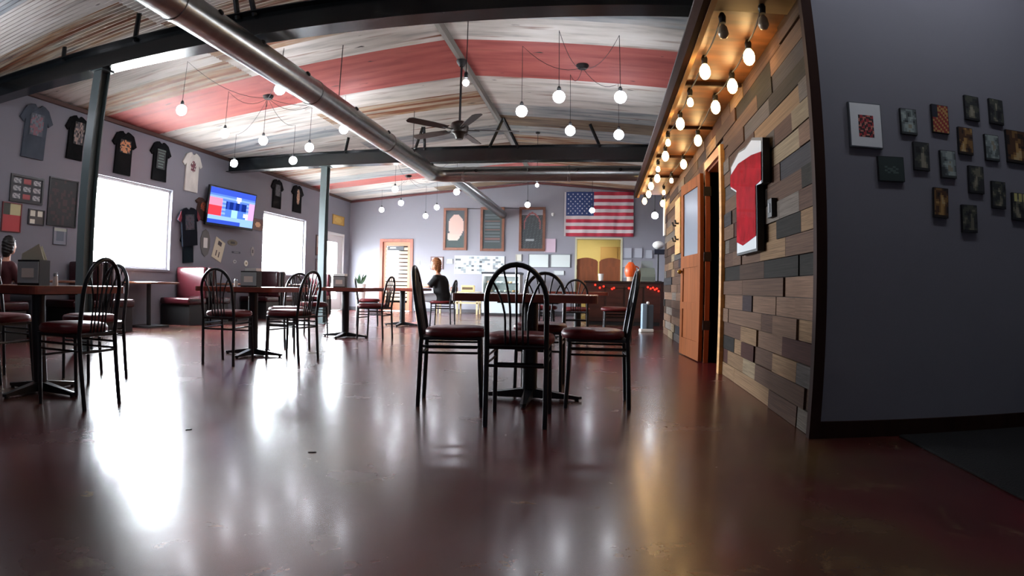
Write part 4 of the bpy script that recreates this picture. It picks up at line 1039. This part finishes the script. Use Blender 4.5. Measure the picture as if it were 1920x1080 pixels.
panel('wall_picture', 'small picture with a dark frame right above the seated woman', -5.05, -4.66, 1.28, 1.66, None, 'picture', '#5a3c3a', lambda s, t: '#d9c6cc' if t > 0.3 else '#b49aa0', 0.03, 6, 6)
panel('wall_card', 'small pale card between the dark framed picture and the photo board', -4.57, -4.37, 1.45, 1.60, '#b9bfbe', 'card', '#9aa09f', None, 0.01, 2, 2)
panel('wall_paper', 'pinkish paper sheet below the right chalkboard', -1.63, -1.30, 1.82, 2.22, '#cbb3c2', 'paper', '#bba4b2', None, 0.008, 2, 2)
panel('wall_thermostat', 'small cream wall box left of the whiteboards', -2.47, -2.29, 1.55, 1.76, '#cfccc0', 'wall box', '#b5b2a8', None, 0.02, 2, 2)
panel('wall_card', 'small white card hanging under the right whiteboard', -1.35, -1.04, 1.16, 1.29, '#cfd3d2', 'card', '#aeb2b2', None, 0.01, 2, 2)
for i, (x0, x1, z0, z1, w_) in enumerate([(0.65, 0.89, 1.68, 1.97, 'upper left'), (0.94, 1.19, 1.69, 1.97, 'upper middle'), (1.26, 1.48, 1.68, 1.92, 'upper right'), (0.63, 0.89, 1.41, 1.63, 'middle left'), (0.65, 0.88, 1.11, 1.39, 'lowest')]):
    panel('wall_notice', '%s white paper notice right of the kitchen doorway' % w_, x0, x1, z0, z1, '#b9bcc6', 'notice', '#a4a7b0', None, 0.006, 2, 2)
sw = thing('light_switch', 'white light switch right of the slatted far door', 'switch', (-5.45, YF, 1.48))
MB().pad(-0.06, 0.06, -0.012, 0.0, -0.075, 0.075, 0.004, 1).build('switch_plate', M_WHITE, sw)
MB().box(-0.012, 0.012, -0.022, -0.012, -0.02, 0.02).build('toggle', M_WHITE, sw)
cm = thing('security_camera', 'small white camera on the far wall between chalkboard and flag', 'camera', (-1.39, YF, 2.93))
MB().lathe([(0, -0.06), (0.03, -0.05), (0.045, -0.02), (0.045, 0.03), (0, 0.04)], (0, -0.06, 0), 12).build('dome', M_WHITE, cm, smooth=True)
MB().box(-0.03, 0.03, -0.06, 0.0, -0.02, 0.04).build('bracket', M_WHITE, cm)

# ---- kitchen seen through the doorway
M_KW = mat('cream_kitchen_wall', '#d6c98c', 0.7)
kw = MB().box(-1.9, 2.2, YF + 3.2, YF + 3.3, 0, 2.75).box(-2.0, -1.9, YF + 0.15, YF + 3.3, 0, 2.75).box(2.2, 2.3, YF + 0.15, YF + 3.3, 0, 2.75)
struct(kw.build('wall_kitchen', M_KW))
struct(MB().box(-2.0, 2.3, YF + 0.15, YF + 3.3, 2.75, 2.85).build('ceiling_kitchen', mat('kitchen_ceiling', '#cfc8a8', 0.8)))
struct(MB().box(-2.0, 2.3, YF + 0.15, YF + 3.3, -0.12, 0.0).build('floor_kitchen', mat('kitchen_floor_tile', '#6a5a44', 0.5)))
kl = thing('ceiling_light', 'bright fluorescent light box on the kitchen ceiling past the doorway', 'light', (-0.55, YF + 1.9, 2.62))
MB().box(-0.62, 0.62, -0.25, 0.25, 0.03, 0.13).build('light_housing', M_WHITE, kl)
MB().box(-0.60, 0.60, -0.23, 0.23, -0.005, 0.03).build('diffuser', emit('fluorescent_glow', '#fff3d8', 16.0), kl)
kc = thing('kitchen_cabinet', 'tan kitchen cabinet hung on the kitchen back wall', 'cabinet', (0.75, YF + 3.2, 1.35))
MB().box(-0.75, 0.95, -0.35, -0.002, 0.0, 0.85).build('cabinet_body', mat('tan_cabinet', '#b08f56', 0.5), kc)
for x in (-0.72, -0.15, 0.41): MB().box(x, x + 0.53, -0.37, -0.352, 0.03, 0.82).build('cabinet_door', mat('tan_cabinet_door', '#b8985e', 0.45), kc)
# doorway trim and swing doors
df = MB()
for x0, x1, z0, z1 in ((KX0 - 0.03, KX0 + 0.02, 0, KZ + 0.03), (KX1 - 0.02, KX1 + 0.03, 0, KZ + 0.03), (KX0 + 0.02, KX1 - 0.02, KZ - 0.02, KZ + 0.03)): df.box(x0, x1, YF - 0.015, YF + 0.16, z0, z1)
struct(df.build('trim_5', mat('cream_door_trim', '#c9c4a8', 0.5)))
M_SAL = mat('reddish_swing_door', '#7e4426', 0.4, grain=(12, 12, 1.5), grain_amt=0.2)
for s, x_h, lab in ((1, KX0 + 0.03, 'left swinging saloon door in the kitchen doorway'), (-1, KX1 - 0.03, 'right swinging saloon door in the kitchen doorway')):
    t = thing('saloon_door', lab, 'door', (x_h, YF + 0.06, 0), 0, 'saloon doors of the kitchen')
    W_ = 0.60
    top = [(u, 1.58 + 0.10 * math.sin(PI * (0.15 + 0.8 * u / W_) * 1.0) - (0.03 if u / W_ > 0.93 else 0)) for u in [W_ * i / 12 for i in range(13)]]
    MB().prism([(s * u, z) for u, z in [(0, 0.38), (W_, 0.38)] + top[::-1]], 'y', -0.018, 0.018).build('door_panel', M_SAL, t)
    for z0, z1 in ((0.5, 0.9), (1.0, 1.42)): MB().box(min(s * 0.09, s * 0.51), max(s * 0.09, s * 0.51), -0.024, -0.018, z0, z1).build('raised_panel', M_SAL, t)
    for z in (0.5, 1.4): MB().tube([(0, 0, z - 0.06), (0, 0, z + 0.06)], 0.014, 8).build('hinge', M_CHROME, t)

# ================================================================ COUNTER
ctx0, ctx1, cty = -0.30, 1.34, 12.85
bar = thing('bar_counter', 'dark brown service counter in front of the kitchen doorway', 'counter', (0, cty, 0))
M_BARW = mat('dark_bar_wood', '#341c18', 0.4, grain=(3, 3, 14), grain_amt=0.25)
MB().box(ctx0, ctx1, 0.0, 0.6, 0.08, 0.91).build('counter_body', M_BARW, bar)
MB().box(ctx0 + 0.03, ctx1 - 0.03, 0.04, 0.56, 0.0, 0.08).build('toe_kick', M_BLACKM, bar)
MB().box(ctx0 - 0.04, ctx1 + 0.03, -0.05, 0.64, 0.91, 0.95).build('countertop', mat('dark_countertop', '#2a1a17', 0.25, coat=0.4), bar)
for x in (-0.27, 0.14, 0.55, 0.96): MB().box(x, x + 0.36, -0.016, 0.0, 0.16, 0.84).build('panel', mat('bar_panel', '#44231c', 0.35, grain=(3, 3, 14), grain_amt=0.3), bar)
MB().box(ctx1 - 0.05, ctx1 + 0.03, -0.05, 0.0, 0.0, 0.91).build('end_post', M_BARW, bar)
# red lights on the counter front
rs = thing('red_string_light', 'string of small red lights bunched on the counter front', 'string light', (0, cty - 0.04, 0))
rpts = [(-0.1, 0.86), (0.0, 0.80), (0.08, 0.83), (0.26, 0.78), (0.3, 0.80), (0.62, 0.80), (1.02, 0.83), (1.08, 0.80), (1.13, 0.82), (1.17, 0.78), (1.21, 0.80), (1.25, 0.75)]
MB().tube([(x, 0, z) for x, z in rpts], 0.005, 5).build('cord', mat('dark_green_cord', '#1c2a1e', 0.6), rs)
rbm = MB().ball((0, 0, 0), 0.020, 8, 6).mesh('bulb', emit('red_bulb_glow', '#ff2418', 4.0))
for x, z in rpts: place(rbm, 'bulb', rs, (x, -0.012, z))
def onbar(name, lab, cat, x, y=0.2): return thing(name, lab, cat, (x, cty + y, 0.95))
t = onbar('paper_cup', 'white paper cup on the counter before the saloon doors', 'cup', 0.02)
MB().lathe([(0, 0), (0.045, 0), (0.06, 0.15), (0.054, 0.15), (0.04, 0.01), (0, 0.01)], (0, 0, 0), 14).build('cup_body', M_PAPER, t, smooth=True)
MB().lathe([(0.061, 0.145), (0.062, 0.155), (0.0, 0.16)], (0, 0, 0), 14).build('lid', M_WHITE, t, smooth=True)
t = onbar('orange_jug', 'bright orange drink jug with a pale base on the counter', 'jug', 0.66)
MB().lathe([(0, 0.1), (0.10, 0.1), (0.13, 0.2), (0.12, 0.32), (0.06, 0.40), (0.045, 0.42), (0, 0.42)], (0, 0, 0), 16).build('jug_body', mat('orange_plastic', '#e2581e', 0.35), t, smooth=True)
MB().lathe([(0, 0), (0.08, 0), (0.08, 0.1), (0, 0.1)], (0, 0, 0), 14).build('jug_base', mat('pale_orange', '#e0b79a', 0.5), t)
MB().tube([(0.10, 0, 0.34), (0.17, 0, 0.30), (0.17, 0, 0.22), (0.12, 0, 0.18)], 0.014, 6).build('handle', mat('orange_plastic', '#e2581e'), t)
t = onbar('cash_register', 'grey-green cash register on the right of the counter', 'register', 1.02)
MB().prism([(-0.2, 0.0), (0.2, 0.0), (0.2, 0.24), (0.02, 0.30), (-0.2, 0.16)], 'x', -0.16, 0.16).build('register_body', mat('grey_green_plastic', '#7d8478', 0.5), t)
MB().box(-0.13, 0.13, 0.10, 0.14, 0.28, 0.46).build('display', mat('register_display', '#8b9292', 0.4), t)
MB().box(-0.14, 0.14, -0.215, -0.2, 0.02, 0.1).build('cash_drawer', mat('register_drawer', '#6b7168', 0.5), t)
t = thing('cap_rack', 'dark rack topped by a white cap beside the end of the plank wall', 'rack', (1.28, 13.32, 0.95))
MB().box(-0.08, 0.08, -0.08, 0.08, 0.0, 0.02).tube([(0, 0, 0.02), (0, 0, 0.78)], 0.016, 8).build('stand', M_BLACKM, t)
MB().ball((0, -0.02, 0.82), 0.12, 12, 8, (1.1, 1.2, 0.75)).build('white_cap', M_PAPER, t, smooth=True)
MB().box(-0.09, 0.14, -0.1, 0.1, 0.62, 0.72).build('dark_cap', mat('navy_cap', '#15192a', 0.8), t)
t = thing('upright_cleaner', 'slim upright blue-grey cleaner with a white foot in front of the counter', 'cleaner', (0.86, 10.95, 0), 0.2)
MB().pad(-0.10, 0.0, -0.06, 0.06, 0.05, 0.52, 0.025, 2).build('body', mat('blue_grey_plastic', '#7f97ac', 0.35), t)
MB().pad(0.0, 0.12, -0.05, 0.05, 0.05, 0.50, 0.02, 2).build('tank', mat('smoke_plastic', '#46505a', 0.35), t)
MB().pad(-0.13, 0.12, -0.09, 0.06, 0.0, 0.06, 0.02, 2).build('foot', M_WHITE, t)
MB().ball((0.02, 0, 0.53), 0.03, 10, 6).build('cap', M_PAPER, t)
tag(MB().box(XW - 0.02, XW + 0.04, YE - 0.06, YE + 0.14, 1.75, 2.40).build('wall_pipe_cover', M_WHITE), 'white vertical cover strip high at the end of the plank wall', 'cover')

# ================================================================ PASTRY CASE AND SHELF
pc = thing('pastry_case', 'lit white glass pastry case standing by the far wall', 'display case', (-2.66, 15.75, 0))
MB().box(-0.52, 0.52, -0.02, 0.65, 0.0, 0.07).build('plinth', M_BLACKM, pc)
MB().box(-0.52, 0.52, 0.0, 0.65, 0.07, 0.46).build('case_base', mat('case_white_panel', '#c6cfd0', 0.35), pc)
MB().box(-0.52, 0.52, 0.60, 0.65, 0.46, 1.13).box(-0.52, -0.49, 0.0, 0.60, 0.46, 1.13).box(0.49, 0.52, 0.0, 0.60, 0.46, 1.13).build('case_frame', M_WHITE, pc)
MB().box(-0.54, 0.54, -0.02, 0.66, 1.13, 1.19).build('case_top', mat('case_dark_top', '#2c2e34', 0.4), pc)
MB().box(-0.49, 0.49, 0.02, 0.10, 1.08, 1.125).build('light_strip', emit('case_light', '#eef4ff', 7.0), pc)
for z in (0.62, 0.86):
    MB().box(-0.49, 0.49, 0.05, 0.60, z, z + 0.012).build('shelf', glass('shelf_glass', (0.9, 0.95, 0.95)), pc)
MB().box(-0.49, 0.49, 0.0, 0.008, 0.46, 1.08).build('glass_panel', glass('shelf_glass'), pc)
rpz = random.Random(4)
for i, (x, z, c) in enumerate([(-0.36, 0.632, '#e0c49a'), (-0.12, 0.632, '#f0eee8'), (0.14, 0.632, '#e8dcc6'), (0.36, 0.632, '#c99a6a'), (-0.34, 0.872, '#e8a878'), (-0.08, 0.872, '#f2f0ea'), (0.18, 0.872, '#d8b48a'), (0.38, 0.872, '#f4f2ee'), (-0.3, 0.462, '#f4f4f2'), (0.0, 0.462, '#eef0f0'), (0.3, 0.462, '#e4d6c0')]):
    t = thing('pastry_tray', '%s in the pastry case' % ['golden pastries on the left of the middle shelf', 'white pastries left of centre on the middle shelf', 'cream pastries right of centre on the middle shelf', 'brown pastries on the right of the middle shelf', 'orange pastries on the left of the top shelf', 'white pastries left of centre on the top shelf', 'tan pastries right of centre on the top shelf', 'white pastries on the right of the top shelf', 'white cakes on the left of the case floor', 'white cakes in the middle of the case floor', 'cream cakes on the right of the case floor'][i], 'pastry', (-2.66 + x, 15.75 + 0.28, z), 0, 'pastry trays')
    MB().box(-0.10, 0.10, -0.16, 0.16, 0.0, 0.012).build('tray', M_CHROME, t)
    for k in range(4): MB().ball(((k % 2 - 0.5) * 0.09, (k // 2 - 0.5) * 0.15, 0.04), 0.042, 10, 6, (1, 1.3, 0.75)).build('pastry', mat('pastry_' + c, c, 0.6), t, smooth=True)
sf = thing('pine_shelf', 'low pale wooden shelf left of the pastry case', 'shelf', (-3.95, 16.0, 0))
M_PALEW = mat('pale_shelf_wood', '#cbb489', 0.6, grain=(2, 12, 12), grain_amt=0.15)
for z in (0.30, 0.60): MB().box(-0.62, 0.62, 0.0, 0.45, z, z + 0.035).build('shelf_board', M_PALEW, sf)
for x in (-0.60, 0.0, 0.56): MB().box(x, x + 0.045, 0.0, 0.05, 0.0, 0.60).build('leg', M_PALEW, sf); MB().box(x, x + 0.045, 0.40, 0.45, 0.0, 0.60).build('leg', M_PALEW, sf)
for i, (x, w, h, d, c, lab) in enumerate([(-0.42, 0.26, 0.2, 0.24, '#d8b64a', 'yellow box on the pale wooden shelf'), (-0.12, 0.18, 0.12, 0.2, '#8a5a48', 'small brown box on the pale wooden shelf'), (0.28, 0.36, 0.18, 0.26, '#d9bd86', 'tan bread box on the pale wooden shelf')]):
    t = thing('goods_box', lab, 'box', (-3.95 + x, 16.2, 0.635), 0.05 * i)
    MB().pad(-w / 2, w / 2, -d / 2, d / 2, 0, h, 0.012, 1).build('box_body', mat('box_' + c, c, 0.6), t)
    MB().box(-w / 2 + 0.03, w / 2 - 0.03, -d / 2 - 0.002, -d / 2 + 0.002, h * 0.3, h * 0.7).build('box_label', mat('box_label_%d' % i, ['#6a4a20', '#d8d0c0', '#5c4a34'][i], 0.7), t)
gp = thing('green_plant', 'small potted plant with dark leaves by the far left corner', 'plant', (-7.05, 16.6, 0))
MB().lathe([(0, 0.0), (0.12, 0.0), (0.16, 0.8), (0.13, 0.8), (0.11, 0.74), (0, 0.74)], (0, 0, 0), 14).build('pot', M_WHITE, gp, smooth=True)
mb = MB(); rl = random.Random(2)
for k in range(16):
    a = rl.uniform(0, 2 * PI); L = rl.uniform(0.2, 0.45); d = Vector((math.cos(a) * 0.5, math.sin(a) * 0.5, rl.uniform(0.7, 1.2))).normalized(); w = d.orthogonal().normalized() * 0.03
    b = Vector((0, 0, 0.74)); vs_ = [mb.b.verts.new(b), mb.b.verts.new(b + d * L * 0.5 + w), mb.b.verts.new(b + d * L), mb.b.verts.new(b + d * L * 0.5 - w)]
    mb._f(vs_)
mb.build('leaves', mat('plant_green', '#2e4a30', 0.5), gp)

# ================================================================ PEOPLE
def fuse(mb, name, material, parent, voxel=0.012, smooth=6, edit=None):
    """melts overlapping volumes into one continuous smooth skin"""
    me = mb.mesh(name, material)
    o = bpy.data.objects.new(name, me); COL.objects.link(o)
    rm = o.modifiers.new('remesh', 'REMESH'); rm.mode = 'VOXEL'; rm.voxel_size = voxel
    sm_ = o.modifiers.new('smooth', 'SMOOTH'); sm_.iterations = smooth; sm_.factor = 0.5
    dg = bpy.context.evaluated_depsgraph_get(); dg.update()
    nm = bpy.data.meshes.new_from_object(o.evaluated_get(dg)); nm.name = name
    bpy.data.objects.remove(o); bpy.data.meshes.remove(me)
    if edit:
        for v in nm.vertices: edit(v)
    nm.materials.clear(); nm.materials.append(material)
    for p in nm.polygons: p.use_smooth = True
    return place(nm, name, parent)
def loft(mb, rings, n=20):
    """rings of (x, y, z, half width, half depth), stacked and capped"""
    R_s = [[mb.b.verts.new((x + rx * math.cos(2 * PI * k / n), y + ry * math.sin(2 * PI * k / n), z)) for k in range(n)] for x, y, z, rx, ry in rings]
    for p, q in zip(R_s, R_s[1:]):
        for k in range(n): mb._f([p[k], p[(k + 1) % n], q[(k + 1) % n], q[k]])
    mb._f(R_s[0][::-1]); mb._f(R_s[-1])
TORSO = [(0, -0.03, 0.48, 0.165, 0.125), (0, -0.02, 0.56, 0.17, 0.13), (0, 0.0, 0.66, 0.155, 0.115), (0, 0.015, 0.76, 0.16, 0.115), (0, 0.03, 0.86, 0.175, 0.118), (0, 0.045, 0.93, 0.165, 0.10), (0, 0.055, 0.97, 0.12, 0.075), (0, 0.065, 1.0, 0.06, 0.055)]
def person(lab, loc, rz, hair, shirt, trousers, shoes, hands, hair_len, bulk=1.0):
    t = thing('person', lab, 'person', loc, rz)
    mb = MB(); loft(mb, TORSO)
    mb.tube([(0, 0.062, 0.97), (0, 0.08, 1.06), (0, 0.10, 1.13)], [0.056, 0.05, 0.05], 12)
    arms = []
    for s, (hand, elb) in zip((-1, 1), hands):
        h, e, sh_ = Vector(hand), Vector(elb), Vector((s * 0.165, 0.045, 0.915)); d = (h - e).normalized()
        mb.tube([sh_, sh_.lerp(e, 0.5), e, e.lerp(h, 0.35), h - d * 0.02], [0.058, 0.05, 0.040, 0.040, 0.027], 12)
        side = d.cross(Vector((0, 0, 1))).normalized(); up = side.cross(d)
        M = Matrix((side, d, up)).transposed().to_4x4(); M.translation = h + d * 0.025
        mb.box(-0.036, 0.036, -0.045, 0.045, -0.014, 0.014, M)
        arms.append((s, h, e, sh_, d, side, up))
        hp, kn, an = Vector((s * 0.085, 0.02, 0.545)), Vector((s * 0.105, 0.43, 0.535)), Vector((s * 0.105, 0.41, 0.09))
        mb.tube([hp, hp.lerp(kn, 0.5), kn], [0.086, 0.075, 0.058], 12); mb.ball(kn, 0.058, 12, 8)
        mb.tube([kn, kn.lerp(an, 0.35), an, an - Vector((0, 0, 0.05))], [0.054, 0.054, 0.034, 0.036], 12)
    body = fuse(mb, 'body', M_SKIN, t, 0.011, 4)
    for s, h, e, sh_, d, side, up in arms:      # five bent fingers on each palm
        for off, L in ((-0.027, 0.060), (-0.009, 0.074), (0.009, 0.070), (0.026, 0.056)):
            q = h + d * 0.06 + side * off
            MB().tube([q, q + d * L * 0.45 - up * 0.004, q + d * L * 0.8 - up * 0.018, q + d * L * 0.95 - up * 0.034], [0.0095, 0.009, 0.008, 0.006], 7).build('finger', M_SKIN, body, smooth=True)
        q = h + d * 0.0 - side * s * 0.026
        MB().tube([q, q + d * 0.03 - side * s * 0.024, q + d * 0.055 - side * s * 0.026 - up * 0.008], [0.012, 0.010, 0.007], 7).build('thumb', M_SKIN, body, smooth=True)
    hc = Vector((0, 0.115, 1.185))
    mb = MB(); mb.ball(hc, 0.10, 20, 14, (0.76, 0.93, 1.12)); mb.ball(hc + Vector((0, 0.035, -0.06)), 0.055, 14, 10, (0.9, 1.0, 0.9))
    mb.ball(hc + Vector((0, 0.095, -0.012)), 0.02, 10, 8, (0.7, 1.0, 1.3))
    for s in (-1, 1): mb.ball(hc + Vector((s * 0.077, -0.005, -0.01)), 0.022, 8, 6, (0.5, 0.9, 1.3))
    fuse(mb, 'head', M_SKIN, body, 0.007, 2)
    for s in (-1, 1): MB().ball(hc + Vector((s * 0.03, 0.084, 0.014)), 0.010, 8, 6, (1.3, 0.7, 0.8)).build('eye', mat('dark_eye', '#1d1613', 0.3), body)
    MB().ball(hc + Vector((0, 0.083, -0.05)), 0.022, 8, 6, (1.1, 0.5, 0.3)).build('mouth', mat('lip', '#9a4f48', 0.5), body)
    mb = MB(); mb.ball(hc + Vector((0, -0.018, 0.022)), 0.112, 20, 14, (0.82, 0.95, 1.04))
    mb.ball(hc + Vector((0, -0.055, -0.05)), 0.085, 16, 10, (1.0, 0.75, 1.2 + hair_len * 5))
    for s in (-1, 1): mb.ball(hc + Vector((s * 0.068, -0.02, -0.04)), 0.045, 12, 8, (0.7, 0.9, 1.2 + hair_len * 6))
    rh = random.Random(3)
    def trim_face(v):
        r = v.co - hc
        v.co += Vector((math.sin(r.z * 160 + r.x * 60), math.sin(r.z * 140 + r.y * 80), 0)) * 0.003
        if r.y > 0.03 and r.z < 0.05: v.co.y = hc.y + 0.03 - 0.25 * (r.y - 0.03)
    fuse(mb, 'hair', hair, t, 0.008, 3, trim_face)
    # clothes follow the body
    mb = MB(); loft(mb, [(x, y - 0.012 * bulk, z, rx + 0.022 * bulk, ry + 0.03 * bulk) for x, y, z, rx, ry in TORSO[:-1]] + [(0, 0.06, 0.985, 0.085, 0.07)])
    for s, h, e, sh_, d, side, up in arms: mb.tube([sh_ + Vector((-s * 0.04, 0, 0.01)), sh_, sh_.lerp(e, 0.5), sh_.lerp(e, 0.98)], [0.075, 0.074, 0.066, 0.060], 12)
    fuse(mb, 'shirt', shirt, t, 0.012, 4)
    mb = MB(); loft(mb, [(0, -0.03, 0.475, 0.15, 0.11), (0, -0.02, 0.53, 0.172, 0.128), (0, -0.01, 0.60, 0.165, 0.125)])
    for s in (-1, 1):
        hp, kn, cf = Vector((s * 0.085, 0.0, 0.55)), Vector((s * 0.105, 0.43, 0.54)), Vector((s * 0.105, 0.42, 0.29))
        mb.tube([hp, hp.lerp(kn, 0.5), kn], [0.098, 0.088, 0.072], 12); mb.ball(kn, 0.072, 12, 8); mb.tube([kn, cf], [0.070, 0.066], 12)
    fuse(mb, 'trousers', trousers, t, 0.012, 4)
    for s in (-1, 1):
        mb = MB(); mb.pad(s * 0.105 - 0.045, s * 0.105 + 0.045, 0.345, 0.60, 0.0, 0.08, 0.03, 3)
        for v in mb.b.verts:
            if v.co.y > 0.48 and v.co.z > 0.04: v.co.z -= 0.02
        mb.build('shoe', shoes, t, smooth=True)
    return t
person('woman in a black top with reddish blonde hair eating at a table', (-3.02, 10.98, 0), math.radians(90), mat('reddish_blonde_hair', '#8f5a34', 0.5, grain=(40, 40, 6), grain_amt=0.3), mat('black_top', '#0d0d10', 0.8), mat('white_trousers', '#c9cbd0', 0.8), mat('pinkish_shoe', '#b98a88', 0.6),
       (((-0.06, 0.40, 0.775), (-0.22, 0.17, 0.765)), ((0.06, 0.40, 0.775), (0.22, 0.17, 0.765))), 0.06, 1.3)
sd = thing('sandwich', 'pale folded flatbread held in the hands of the woman in black', 'food', (-3.51, 10.98, 0.785))
MB().pad(-0.03, 0.03, -0.07, 0.07, -0.02, 0.035, 0.02, 2).build('bread', mat('bread', '#d8bd90', 0.8), sd, smooth=True)
MB().pad(-0.022, 0.022, -0.06, 0.06, 0.02, 0.05, 0.01, 2).build('filling', mat('filling', '#8a5a3a', 0.8), sd)
person('person with dark hair and a maroon top seated in the booth at the left edge', (-7.27, 4.86, 0), math.radians(0), mat('dark_hair', '#1b1614', 0.5), mat('maroon_top', '#4a1c22', 0.85), mat('dark_jeans', '#23262e', 0.85), mat('black_shoe', '#121214', 0.6),
       (((-0.10, 0.40, 0.78), (-0.23, 0.16, 0.70)), ((0.10, 0.40, 0.78), (0.23, 0.16, 0.70))), 0.05)
